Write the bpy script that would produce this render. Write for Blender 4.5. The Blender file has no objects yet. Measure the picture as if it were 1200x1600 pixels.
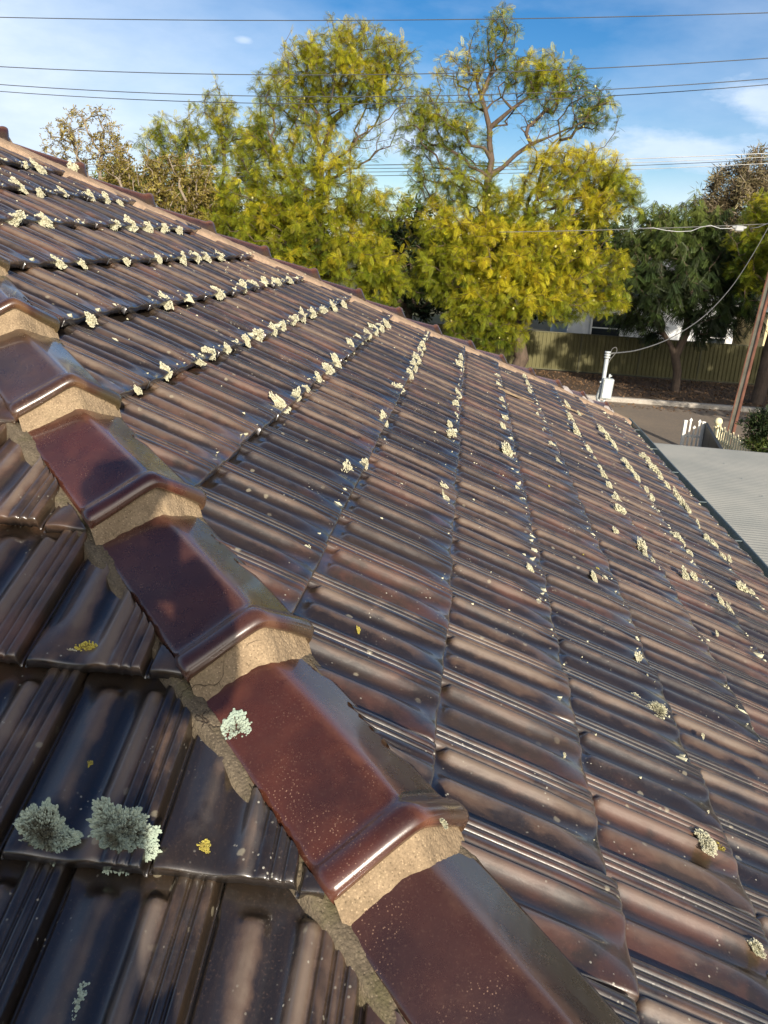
import bpy, math, random
import numpy as np
from mathutils import Vector, Matrix
R_ = math.radians
SC = bpy.context.scene
COL = SC.collection
# ------------------------------------------------------------------ camera
FPX = 1303.3
CAM = np.array([1.67634601, -2.70932853, 0.12123766])
YAW, PIT, ROL = R_(-4.70105925), R_(-17.82877764), R_(3.52479062)
def cam_axes():
    cy, sy, cp, sp = math.cos(YAW), math.sin(YAW), math.cos(PIT), math.sin(PIT)
    fwd = np.array([sy*cp, cy*cp, sp]); right = np.array([cy, -sy, 0.]); up = np.cross(right, fwd)
    cr, sr = math.cos(ROL), math.sin(ROL)
    return cr*right+sr*up, -sr*right+cr*up, fwd
RT, UP, FW = cam_axes()
cd = bpy.data.cameras.new('camera'); cam = bpy.data.objects.new('camera', cd); COL.objects.link(cam)
cd.sensor_fit = 'VERTICAL'; cd.sensor_height = 36; cd.sensor_width = 27; cd.lens = FPX/1600*36
cd.clip_start = 0.01; cd.clip_end = 3000
m = Matrix.Identity(4)
for i in range(3):
    m[i][0] = RT[i]; m[i][1] = UP[i]; m[i][2] = -FW[i]; m[i][3] = CAM[i]
cam.matrix_world = m
SC.camera = cam
def ray(px, py):
    d = FW + RT*(px-600)/FPX + UP*(800-py)/FPX
    return d/np.linalg.norm(d)
# ------------------------------------------------------------------ light
SUN_AZ, SUN_EL = R_(160.5), R_(19.5)          # azimuth clockwise from +Y
SV = np.array([math.sin(SUN_AZ)*math.cos(SUN_EL), math.cos(SUN_AZ)*math.cos(SUN_EL), math.sin(SUN_EL)])
W = bpy.data.worlds.new('World'); SC.world = W; W.use_nodes = True
def world():
    nt = W.node_tree; nt.nodes.clear(); N = nt.nodes.new; L = nt.links.new
    out = N('ShaderNodeOutputWorld'); bg = N('ShaderNodeBackground'); bg.inputs['Strength'].default_value = 0.070
    sky = N('ShaderNodeTexSky'); sky.sky_type = 'NISHITA'; sky.sun_disc = False
    sky.sun_elevation = SUN_EL; sky.sun_rotation = SUN_AZ
    sky.altitude = 50; sky.air_density = 0.85; sky.dust_density = 0.1; sky.ozone_density = 2.0
    tc = N('ShaderNodeTexCoord'); nrm = N('ShaderNodeVectorMath'); nrm.operation = 'NORMALIZE'; L(tc.outputs['Generated'], nrm.inputs[0])
    sep = N('ShaderNodeSeparateXYZ'); L(nrm.outputs[0], sep.inputs[0])
    def M(op, a, b=None, c=None, clamp=False):
        n = N('ShaderNodeMath'); n.operation = op; n.use_clamp = clamp
        for i, v in enumerate((a, b, c)):
            if v is None: continue
            if isinstance(v, (int, float)): n.inputs[i].default_value = v
            else: L(v, n.inputs[i])
        return n.outputs[0]
    az = M('ARCTAN2', sep.outputs[0], sep.outputs[1]); el = M('ARCSINE', sep.outputs[2])
    co = N('ShaderNodeCombineXYZ'); L(az, co.inputs[0]); L(M('MULTIPLY', el, 2.6), co.inputs[1])
    def noise(scale, det, rough, off):
        a = N('ShaderNodeVectorMath'); a.operation = 'ADD'; L(co.outputs[0], a.inputs[0]); a.inputs[1].default_value = (off, off*.7, 0)
        n = N('ShaderNodeTexNoise'); n.inputs['Scale'].default_value = scale; n.inputs['Detail'].default_value = det
        n.inputs['Roughness'].default_value = rough; L(a.outputs[0], n.inputs['Vector']); return n.outputs['Fac']
    n1 = noise(5, 7, .55, 1.3); n2 = noise(16, 6, .6, 4.1)
    def blob(px, py, rx, ry, soft, amp, n, nk):
        d = ray(px, py); a0 = math.atan2(d[0], d[1]); e0 = math.asin(d[2])
        x = M('DIVIDE', M('SUBTRACT', az, a0), rx/FPX*1.02); y = M('DIVIDE', M('SUBTRACT', el, e0), ry/FPX)
        r = M('SQRT', M('ADD', M('MULTIPLY', x, x), M('MULTIPLY', y, y)))
        v = M('ADD', M('SUBTRACT', 1.0, r), M('MULTIPLY', M('SUBTRACT', n, .5), nk))
        return M('MULTIPLY', M('SMOOTH_MIN', M('MAXIMUM', M('DIVIDE', v, soft), 0), 1.0, .15), amp)
    masks = [blob(-120, 120, 640, 280, .75, .92, n1, .6), blob(2100, 60, 800, 420, 1.0, .8, n1, 1.0), blob(380, 63, 24, 9, .8, .7, n2, .8),
             blob(1060, 236, 230, 34, .7, .8, n2, 1.3), blob(1070, 320, 300, 58, 1.1, .7, n1, 1.0),
             blob(1220, 155, 100, 42, .7, .8, n2, 1.4), blob(240, -900, 900, 300, 1., .7, n1, 1.6), blob(640, 215, 120, 55, .8, .8, n2, 1.5),
             blob(600, 130, 260, 50, 1.2, .22, n2, 1.9), blob(100, 260, 420, 90, 1.2, .3, n1, 1.2),
             blob(-2600, -900, 1500, 700, 1.2, .5, n1, 2.2), blob(1900, -500, 700, 330, 1.2, .5, n1, 2.4),
             blob(1700, 330, 700, 120, 1.1, .6, n1, 1.2)]
    haze = M('SUBTRACT', 1.0, M('DIVIDE', M('ADD', el, .02), .26, clamp=True), clamp=True)
    masks.append(M('MULTIPLY', M('POWER', haze, 3.2), .85))
    acc = masks[0]
    for k in masks[1:]:
        acc = M('MAXIMUM', acc, k)
    mix = N('ShaderNodeMixRGB'); L(acc, mix.inputs[0])
    hs = N('ShaderNodeHueSaturation'); hs.inputs['Hue'].default_value = .506; hs.inputs['Saturation'].default_value = 1.42; hs.inputs['Value'].default_value = 1.0
    L(sky.outputs[0], hs.inputs['Color'])
    L(hs.outputs[0], mix.inputs[1])
    cr = N('ShaderNodeMixRGB'); L(n2, cr.inputs[0]); cr.inputs[1].default_value = (6.2, 7.6, 9.8, 1); cr.inputs[2].default_value = (9.4, 10.4, 11.8, 1)
    L(cr.outputs[0], mix.inputs[2])
    # unseen haze behind the photographer round the sun, added for white tile reflections
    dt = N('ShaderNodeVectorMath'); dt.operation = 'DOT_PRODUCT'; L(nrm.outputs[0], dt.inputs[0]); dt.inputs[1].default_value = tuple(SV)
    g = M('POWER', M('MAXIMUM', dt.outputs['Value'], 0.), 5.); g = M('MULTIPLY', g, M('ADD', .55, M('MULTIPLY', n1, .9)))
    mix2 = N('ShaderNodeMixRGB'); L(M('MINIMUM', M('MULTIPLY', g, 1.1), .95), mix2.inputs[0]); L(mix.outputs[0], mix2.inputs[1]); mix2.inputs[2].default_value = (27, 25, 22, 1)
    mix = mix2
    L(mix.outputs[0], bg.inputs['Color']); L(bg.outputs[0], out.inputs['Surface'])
world()
sd = bpy.data.lights.new('sun', 'SUN'); sun = bpy.data.objects.new('sun', sd); COL.objects.link(sun)
sd.energy = 4.9; sd.angle = R_(.55); sd.color = (1, .90, .76)
sun.rotation_euler = Vector(SV).to_track_quat('Z', 'Y').to_euler(); sun.location = (20, -30, 30)
SC.view_settings.view_transform = 'Standard'; SC.view_settings.look = 'None'
SC.view_settings.exposure = 0.62; SC.view_settings.gamma = 1
rng = np.random.default_rng(7); random.seed(7)
# ------------------------------------------------------------------ helpers
def link_mesh(name, V, F, mat=None, parent=None, smooth=True, attrs=None):
    me = bpy.data.meshes.new(name)
    V = np.asarray(V, dtype=np.float32).reshape(-1, 3)
    if isinstance(F, np.ndarray):
        k = F.shape[1]; nf = F.shape[0]
        me.vertices.add(len(V)); me.vertices.foreach_set('co', V.ravel())
        me.loops.add(nf*k); me.loops.foreach_set('vertex_index', F.ravel().astype(np.int32))
        me.polygons.add(nf); me.polygons.foreach_set('loop_start', np.arange(0, nf*k, k, dtype=np.int32))
        me.update(calc_edges=True)
    else:
        me.from_pydata(V.tolist(), [], [tuple(f) for f in F]); me.update()
    if attrs:
        for an, arr in attrs.items():
            a = me.attributes.new(an, 'FLOAT_VECTOR', 'POINT'); a.data.foreach_set('vector', np.asarray(arr, dtype=np.float32).ravel())
    me.polygons.foreach_set('use_smooth', np.full(len(me.polygons), smooth))
    if mat: me.materials.append(mat)
    o = bpy.data.objects.new(name, me); COL.objects.link(o)
    if parent: o.parent = parent
    return o
class MB:
    """collects shapes, builds one mesh"""
    def __init__(s): s.V = []; s.F = []; s.n = 0
    def add(s, V, F):
        s.V += [tuple(map(float, v)) for v in V]; s.F += [tuple(int(i)+s.n for i in f) for f in F]; s.n = len(s.V)
    def box(s, c, size, M3=None, bev=0.0):
        hx, hy, hz = size[0]/2, size[1]/2, size[2]/2
        b = min(bev, hx*.9, hy*.9, hz*.9)
        if b <= 0:
            P = [(x, y, z) for x in (-hx, hx) for y in (-hy, hy) for z in (-hz, hz)]
            F = [(0, 1, 3, 2), (4, 6, 7, 5), (0, 4, 5, 1), (2, 3, 7, 6), (0, 2, 6, 4), (1, 5, 7, 3)]
        else:
            bm = None
            P = []; F = []
            idx = {}
            for sx in (-1, 1):
                for sy in (-1, 1):
                    for sz in (-1, 1):
                        for a in range(3):
                            p = [sx*(hx-b), sy*(hy-b), sz*(hz-b)]
                            p[a] += (sx, sy, sz)[a]*b
                            idx[(sx, sy, sz, a)] = len(P); P.append(tuple(p))
            for a in range(3):
                o1, o2 = [q for q in range(3) if q != a]
                for sg in (-1, 1):
                    f = []
                    for (u, v) in ((-1, -1), (1, -1), (1, 1), (-1, 1)):
                        k = [0, 0, 0]; k[a] = sg; k[o1] = u; k[o2] = v
                        f.append(idx[(*k, a)])
                    F.append(f)
                for u in (-1, 1):
                    for v in (-1, 1):
                        k1 = [0, 0, 0]; k1[o1] = u; k1[o2] = v
                        ka = list(k1); ka[a] = -1; kb = list(k1); kb[a] = 1
                        F.append([idx[(*ka, o1)], idx[(*kb, o1)], idx[(*kb, o2)], idx[(*ka, o2)]])
            for sx in (-1, 1):
                for sy in (-1, 1):
                    for sz in (-1, 1):
                        F.append([idx[(sx, sy, sz, a)] for a in range(3)])
        P = np.array(P)
        if M3 is not None: P = P @ np.array(M3).T
        s.add(P+np.array(c), F)
    def tube(s, pts, rad, n=8, cap=True):
        pts = [np.array(p, float) for p in pts]
        if not hasattr(rad, '__len__'): rad = [rad]*len(pts)
        V = []; F = []
        a = np.array([0, 0, 1.]); prev = None
        for i, p in enumerate(pts):
            t = pts[min(i+1, len(pts)-1)]-pts[max(i-1, 0)]; t = t/(np.linalg.norm(t)+1e-9)
            if prev is None:
                x = np.cross(t, a if abs(t[2]) < .9 else np.array([1., 0, 0]))
            else:
                x = prev-t*(prev@t)
            x = x/(np.linalg.norm(x)+1e-9); prev = x; y = np.cross(t, x)
            for k in range(n):
                an = 2*math.pi*k/n; V.append(p+rad[i]*(math.cos(an)*x+math.sin(an)*y))
        for i in range(len(pts)-1):
            for k in range(n):
                F.append((i*n+k, i*n+(k+1) % n, (i+1)*n+(k+1) % n, (i+1)*n+k))
        if cap:
            F.append(tuple(range(n-1, -1, -1))); F.append(tuple((len(pts)-1)*n+k for k in range(n)))
        s.add(V, F)
    def lathe(s, c, prof, n=16):
        V = []; F = []
        for r, z in prof:
            for k in range(n):
                a = 2*math.pi*k/n; V.append((c[0]+r*math.cos(a), c[1]+r*math.sin(a), c[2]+z))
        for i in range(len(prof)-1):
            for k in range(n): F.append((i*n+k, i*n+(k+1) % n, (i+1)*n+(k+1) % n, (i+1)*n+k))
        s.add(V, F)
    def prism(s, poly, a, b):
        """poly: list of 3d points, extruded by vector b-a"""
        d = np.array(b, float)-np.array(a, float); n = len(poly)
        V = [np.array(p, float) for p in poly]+[np.array(p, float)+d for p in poly]
        F = [tuple(range(n-1, -1, -1)), tuple(range(n, 2*n))]+[(i, (i+1) % n, n+(i+1) % n, n+i) for i in range(n)]
        s.add(V, F)
    def build(s, name, mat, parent=None, smooth=False): return link_mesh(name, s.V, s.F, mat, parent, smooth)
def tag(o, label=None, cat=None, group=None, kind=None):
    if label: o['label'] = label
    if cat: o['category'] = cat
    if group: o['group'] = group
    if kind: o['kind'] = kind
    return o
def empty(name, loc, label, cat, group=None, rz=0):
    o = bpy.data.objects.new(name, None); COL.objects.link(o); o.location = [float(v) for v in loc]; o.rotation_euler = (0, 0, rz)
    o.empty_display_size = .2
    return tag(o, label, cat, group)
def keep(o, root):
    """parent o (built in world coordinates) to root without moving it"""
    o.parent = root; r = Matrix.LocRotScale(root.location, root.rotation_euler, root.scale)
    o.matrix_parent_inverse = r.inverted(); return o
def at(px, py, Y):
    d = ray(px, py); return CAM+d*(Y-CAM[1])/d[1]
def vnoise(P, seed=0):
    """cheap smooth pseudo noise in -1..1 for arrays of points"""
    r = np.random.default_rng(seed); out = np.zeros(len(P)); amp = 1; tot = 0
    for o in range(4):
        for k in range(3):
            w = r.normal(size=3); w = w/np.linalg.norm(w)*(2**o); ph = r.uniform(0, 6.28)
            out += amp*np.sin(P@w*1.7+ph+1.3*np.sin(P@np.roll(w, 1)*1.1+ph*2)); tot += amp*.8
        amp *= .6
    return out/tot
# ------------------------------------------------------------------ materials
class NT:
    def __init__(s, name):
        s.m = bpy.data.materials.new(name); s.m.use_nodes = True; s.t = s.m.node_tree; s.t.nodes.clear()
        s.out = s.t.nodes.new('ShaderNodeOutputMaterial')
    def N(s, typ, **kw):
        n = s.t.nodes.new('ShaderNode'+typ)
        for k, v in kw.items(): setattr(n, k, v)
        return n
    def L(s, a, b): s.t.links.new(a, b)
    def setin(s, sock, v):
        if hasattr(v, 'default_value') or hasattr(v, 'is_linked'): s.L(v, sock)
        elif isinstance(v, (tuple, list)) and len(v) == 3 and sock.type == 'RGBA': sock.default_value = (*v, 1)
        else: sock.default_value = v
    def math(s, op, a, b=0., c=None, clamp=False):
        n = s.N('Math', operation=op, use_clamp=clamp); s.setin(n.inputs[0], a); s.setin(n.inputs[1], b)
        if c is not None: s.setin(n.inputs[2], c)
        return n.outputs[0]
    def mix(s, f, a, b, typ='MIX'):
        n = s.N('MixRGB', blend_type=typ); s.setin(n.inputs[0], f); s.setin(n.inputs[1], a); s.setin(n.inputs[2], b); return n.outputs[0]
    def ramp(s, f, p0, p1, a=0., b=1.):
        n = s.N('MapRange'); n.interpolation_type = 'SMOOTHSTEP'
        s.setin(n.inputs[0], f)
        for i, v in enumerate((p0, p1, a, b)): s.setin(n.inputs[i+1], v)
        return n.outputs[0]
    def noise(s, vec, scale, det=4, rough=.55, dist=0.):
        n = s.N('TexNoise'); n.inputs['Scale'].default_value = scale; n.inputs['Detail'].default_value = det
        n.inputs['Roughness'].default_value = rough; n.inputs['Distortion'].default_value = dist
        if vec is not None: s.L(vec, n.inputs['Vector'])
        return n.outputs['Fac']
    def voro(s, vec, scale, feat='F1', out='Distance'):
        n = s.N('TexVoronoi', feature=feat); n.inputs['Scale'].default_value = scale; s.L(vec, n.inputs['Vector']); return n.outputs[out]
    def vmul(s, v, k):
        n = s.N('VectorMath', operation='MULTIPLY'); s.L(v, n.inputs[0]); n.inputs[1].default_value = k; return n.outputs[0]
    def vadd(s, v, k):
        n = s.N('VectorMath', operation='ADD'); s.L(v, n.inputs[0]); s.setin(n.inputs[1], k); return n.outputs[0]
    def obj(s): return s.N('TexCoord').outputs['Object']
    def attr(s, name): return s.N('Attribute', attribute_name=name)
    def bump(s, h, strength=.3, dist=.01, nrm=None):
        n = s.N('Bump'); n.inputs['Strength'].default_value = strength; n.inputs['Distance'].default_value = dist; s.L(h, n.inputs['Height'])
        if nrm is not None: s.L(nrm, n.inputs['Normal'])
        return n.outputs[0]
    def bsdf(s, col, rough=.5, spec=.5, metal=0., nrm=None, coat=0., coat_r=.1, **kw):
        b = s.N('BsdfPrincipled')
        s.setin(b.inputs['Base Color'], col); s.setin(b.inputs['Roughness'], rough); s.setin(b.inputs['Specular IOR Level'], spec)
        s.setin(b.inputs['Metallic'], metal); s.setin(b.inputs['Coat Weight'], coat); s.setin(b.inputs['Coat Roughness'], coat_r)
        if nrm is not None: s.L(nrm, b.inputs['Normal'])
        for k, v in kw.items(): s.setin(b.inputs[k], v)
        s.L(b.outputs[0], s.out.inputs[0]); return b
def simple(name, col, rough=.6, var=.25, scale=8., bump=.15, metal=0., spec=.4, col2=None):
    t = NT(name); o = t.obj(); n = t.noise(o, scale, 6, .6)
    c2 = col2 or tuple(c*(1-var) for c in col); c1 = tuple(min(1, c*(1+var*.5)) for c in col)
    b = t.bump(t.noise(o, scale*6, 4), bump, .01)
    t.bsdf(t.mix(t.ramp(n, .3, .7), c2, c1), rough, spec, metal, b); return t.m

def glaze(name, cap=False):
    t = NT(name); tc = t.attr('tc'); v = tc.outputs['Vector']
    sep = t.N('SeparateXYZ'); t.L(v, sep.inputs[0]); U, S, RND = sep.outputs
    P = t.N('NewGeometry').outputs['Position']
    rv = t.attr('tc2').outputs['Vector']; s2 = t.N('SeparateXYZ'); t.L(rv, s2.inputs[0]); R1, R2, H = s2.outputs
    # stretched coordinates: along the tile long streaks
    comb = t.N('CombineXYZ'); t.L(t.math('MULTIPLY', U, 2.4), comb.inputs[0]); t.L(t.math('MULTIPLY', S, .8), comb.inputs[1]); t.L(t.math('MULTIPLY', RND, 37.), comb.inputs[2])
    st = comb.outputs[0]
    nb = t.noise(st, 2.2, 5, .6, .6); nf = t.noise(P, 26, 6, .65, .3); ng = t.noise(P, 260, 3, .6); nl = t.noise(P, 3.1, 3, .5)
    dark = (.018, .0125, .0085); plum = (.045, .030, .0175); rust = (.108, .064, .037); ochre = (.175, .128, .082)
    if cap:
        dark = (.034, .016, .012); plum = (.068, .026, .016); rust = (.120, .050, .027)
    c = t.mix(t.ramp(t.math('ADD', nb, t.math('MULTIPLY', t.math('SUBTRACT', R1, .5), .5)), .2, .8), dark, plum)
    nm2 = t.noise(P, 12, 5, .6, .4)
    # glaze worn through to the clay on the raised rolls, edges ragged
    wv = t.math('ADD', t.math('MULTIPLY', H, .42), t.math('ADD', t.math('MULTIPLY', t.math('SUBTRACT', nb, .5), .55), t.math('ADD', t.math('MULTIPLY', t.math('SUBTRACT', R2, .5), .42), t.math('MULTIPLY', t.math('SUBTRACT', nm2, .5), .62))))
    wear = t.ramp(wv, .23, .44)
    c = t.mix(t.math('MULTIPLY', wear, .72), c, rust)
    c = t.mix(t.math('MULTIPLY', t.ramp(t.math('ADD', wv, t.math('MULTIPLY', t.math('SUBTRACT', nf, .5), .25)), .40, .62), .45), c, ochre)
    # some tiles fired redder, in drifting patches
    red = t.math('MULTIPLY', t.ramp(t.math('ADD', t.noise(P, 2.3, 4, .6), t.math('MULTIPLY', R1, .22)), .60, .76), t.ramp(nm2, .35, .6))
    c = t.mix(t.math('MULTIPLY', red, .5), c, (.12, .050, .030))
    drk = t.ramp(t.math('ADD', t.noise(P, 3.4, 5, .65, .5), t.math('MULTIPLY', t.math('SUBTRACT', nf, .5), .2)), .54, .66)
    c = t.mix(t.math('MULTIPLY', drk, .5), c, (.020, .018, .017))
    if not cap:    # darker in the grooves and at the foot of every roll
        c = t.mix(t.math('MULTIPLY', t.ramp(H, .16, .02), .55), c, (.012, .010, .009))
    if cap:
        c = t.mix(t.ramp(t.noise(P, 5, 3, .5), .3, .7), dark, plum); c = t.mix(t.math('MULTIPLY', t.ramp(t.noise(P, 11, 4, .6), .45, .8), .35), c, rust)
        # glaze worn brown along the crown of the cap
        cr = t.math('SUBTRACT', 1., t.math('ABSOLUTE', t.math('MULTIPLY', t.math('SUBTRACT', U, .12), 3.2)))
        cr = t.ramp(t.math('ADD', cr, t.math('MULTIPLY', t.math('SUBTRACT', nf, .5), .9)), .25, .95)
        c = t.mix(t.math('MULTIPLY', cr, .85), c, (.14, .066, .036))
        c = t.mix(t.ramp(t.math('ADD', U, t.math('MULTIPLY', t.math('SUBTRACT', nf, .5), .3)), .3, .7), c, (.052, .033, .018))
        c = t.mix(.55, c, t.mix(1., c, t.N('ObjectInfo').outputs['Color'], 'MULTIPLY'))
    # grain
    c = t.mix(t.math('MULTIPLY', t.ramp(ng, .56, .78), .35), c, (.16, .10, .07))
    # powdery weathered glaze on the raised parts (height attribute)
    pw = t.math('ADD', t.math('MULTIPLY', H, 1.0), t.math('MULTIPLY', t.math('SUBTRACT', nf, .5), .9))
    pwm = t.ramp(pw, .55, 1.1)
    c = t.mix(t.math('MULTIPLY', pwm, .13 if not cap else .08), c, (.23, .19, .165))
    # specks of lichen / lime
    vs = t.voro(P, 75 if not cap else 190); nm = t.noise(P, 9, 2)
    sp = t.math('MULTIPLY', t.ramp(vs, .18, .10) if not cap else t.ramp(vs, .24, .14), t.ramp(nm, .54, .70) if not cap else t.ramp(nm, .45, .70))
    c = t.mix(sp if not cap else t.math('MULTIPLY', sp, .55), c, (.33, .31, .25) if not cap else (.36, .21, .13))
    vs2 = t.voro(P, 17); nd = t.noise(P, 70, 3)
    sp2 = t.math('MULTIPLY', t.ramp(t.math('ADD', vs2, t.math('MULTIPLY', nd, .22)), .25, .19), t.ramp(nl, .48, .62))
    c = t.mix(t.math('MULTIPLY', sp2, 0. if cap else .6), c, (.33, .29, .20))
    rough = t.math('ADD', t.math('MULTIPLY', wear, .10), t.math('ADD', t.math('MULTIPLY', pwm, .12), t.math('ADD', .23 if not cap else .18, t.math('MULTIPLY', nf, .20))))
    rough = t.math('ADD', rough, t.math('MULTIPLY', sp, .5), clamp=True)
    h = t.math('ADD', t.math('MULTIPLY', ng, .25), t.math('ADD', t.math('MULTIPLY', nf, 1.), t.math('MULTIPLY', sp, .5)))
    b = t.bump(h, .30 if not cap else .18, .0020)
    t.bsdf(c, rough, 1.0 if not cap else .7, 0., b, coat=.65 if not cap else .6, coat_r=.075)
    return t.m
M_tile = glaze('glazed_tile'); M_cap = glaze('glazed_cap', True)
def mortar(name, c1, c2, moss):
    t = NT(name); P = t.N('NewGeometry').outputs['Position']
    n = t.noise(P, 18, 6, .65); g = t.noise(P, 240, 4, .7); g2 = t.voro(P, 330)
    c = t.mix(t.ramp(n, .3, .7), c1, c2); c = t.mix(t.math('MULTIPLY', t.ramp(g, .5, .75), .5), c, tuple(x*1.5 for x in c1))
    c = t.mix(t.math('MULTIPLY', t.ramp(g, .5, .3), .5), c, tuple(x*.45 for x in c2))
    if moss: c = t.mix(t.math('MULTIPLY', t.ramp(t.noise(P, 7, 5, .7), .52, .68), moss), c, (.10, .10, .03))
    w_ = t.N('VectorMath', operation='ADD'); nz = t.N('TexNoise'); nz.inputs['Scale'].default_value = 30; t.L(P, nz.inputs['Vector']); t.L(t.vmul(nz.outputs['Color'], (.03, .03, .03)), w_.inputs[1]); t.L(P, w_.inputs[0])
    ck = t.ramp(t.voro(w_.outputs[0], 9, 'DISTANCE_TO_EDGE'), .012, .0)
    ck = t.math('MULTIPLY', ck, t.ramp(t.noise(P, 4, 2), .60, .66)); c = t.mix(ck, c, (.05, .035, .025))
    gr = t.voro(P, 160); c = t.mix(t.math('MULTIPLY', t.ramp(gr, .28, .12), .55), c, tuple(x*1.7 for x in c1)); gr2 = t.voro(t.vadd(P, (3., 1., 2.)), 120); c = t.mix(t.math('MULTIPLY', t.ramp(gr2, .22, .1), .6), c, tuple(x*.35 for x in c2))
    h = t.math('SUBTRACT', t.math('ADD', t.math('MULTIPLY', n, 1.6), t.math('ADD', g, t.math('MULTIPLY', gr, .9))), t.math('MULTIPLY', ck, 2.))
    t.bsdf(c, .93, .2, 0., t.bump(h, .55, .003)); return t.m
M_mort = mortar('mortar_sand', (.29, .215, .135), (.20, .145, .09), .08)
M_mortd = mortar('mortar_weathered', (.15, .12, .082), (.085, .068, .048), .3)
M_mortf = mortar('mortar_far', (.38, .27, .185), (.27, .19, .13), .1)
def lichen_mat(name, a, b, cdk):
    t = NT(name); P = t.N('NewGeometry').outputs['Position']
    e = t.attr('tc').outputs['Vector']; s = t.N('SeparateXYZ'); t.L(e, s.inputs[0])
    n = t.noise(P, 90, 4, .7)
    c = t.mix(t.ramp(t.math('ADD', s.outputs[0], t.math('MULTIPLY', t.math('SUBTRACT', n, .5), .8)), .2, .9), cdk, a)
    c = t.mix(t.ramp(t.noise(P, 30, 3), .4, .65), c, t.mix(.6, c, b))
    t.bsdf(c, .95, .1, 0., t.bump(t.noise(P, 500, 3), .4, .002)); return t.m
M_lich = lichen_mat('lichen_yellow', (.56, .53, .38), (.47, .46, .31), (.22, .20, .12))
M_lichg = lichen_mat('lichen_green_grey', (.36, .42, .33), (.29, .37, .31), (.06, .058, .042))
M_lichm = lichen_mat('lichen_mustard', (.42, .35, .07), (.33, .30, .08), (.20, .15, .04))
# ------------------------------------------------------------------ the tiled roof
PIT_A = R_(24.9828); TT = math.tan(PIT_A); cP, sP = math.cos(PIT_A), math.sin(PIT_A)
WID = 3.559; X0 = -1.1405; G = .345; GX = G*cP; GZ = -4.8; EAVE = X0+15*GX
house = empty('house', (0, 3, GZ), 'single storey house seen from its own wet looking brown glazed tile roof with lichen', 'house')
SU = np.array([0, .024, .030, .04, .05, .08, .12, .16, .20, .24, .27, .30, .33, .355, .38, .405, .425, .45, .48, .51, .54, .565, .59, .61, .63, .65, .67, .685, .70, .712, .722, .734, .75,
               .775, .790, .797, .803, .812, .819, .826, .842, .868, .876, .883, .892, .899, .906, .92, .95, .966, .975, .981, .985, 1.0])
SH = np.interp(SU, [0, .024, .031, .05, .08, .12, .18, .24, .285, .315, .345, .38, .405, .43, .47, .505, .54, .57, .60, .63, .655, .675, .69, .703, .722, .736,
                    .775, .792, .800, .815, .823, .836, .855, .870, .879, .896, .904, .92, .95, .968, .976, .982, 1.0],
               [-13, -13, 1.0, 2, 2.2, 4, 8.5, 13.4, 15.4, 14.6, 10.5, 4, 1.6, 1.4, 2.0, 3.6, 6.6, 12.4, 19.4, 21.6, 20.4, 16, 12, 11.5, 15.8, 17.6,
                17.8, 16.8, 12.6, 12.6, 16.8, 18.0, 18.0, 16.8, 12.6, 12.6, 16.8, 18.0, 18.0, 16.4, 13, -13, -13])
SE = np.interp(SU, [0, .024, .031, .06, .12, .18, .24, .29, .36, .42, .47, .52, .57, .60, .63, .655, .675, .69, .703, .722, .736,
                    .775, .792, .800, .815, .823, .836, .855, .870, .879, .896, .904, .92, .95, .968, .976, .982, 1.0],
               [-13, -13, 6.5, 9.0, 10.5, 10.6, 9.4, 7.6, 6.6, 6.4, 6.8, 8.8, 12.6, 14.6, 15.0, 14.6, 13.2, 12.2, 12.2, 13.6, 15.0,
                15.4, 14.8, 12.0, 12.0, 14.8, 15.4, 15.4, 14.8, 12.0, 12.0, 14.8, 15.4, 15.2, 14.4, 12, -13, -13])
SSD = np.array([-.12, -.04, .0, .03, .055, .075, .10, .13, .165, .20, .235, .27, .305, .34, .375, .41, .445, .48, .515, .55, .585, .62, .655, .69, .725, .76, .79, .82, .85, .88, .91, .94, .965, .982, .993, 1.0, 1.003, 1.002, .97])
SS = np.array([-.12, -.02, .03, .055, .075, .10, .13, .17, .25, .38, .52, .65, .75, .83, .89, .94, .965, .982, .993, 1.0, 1.003, 1.002, .97])
def sm(x, a, b): x = np.clip((x-a)/(b-a), 0, 1); return x*x*(3-2*x)
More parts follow.
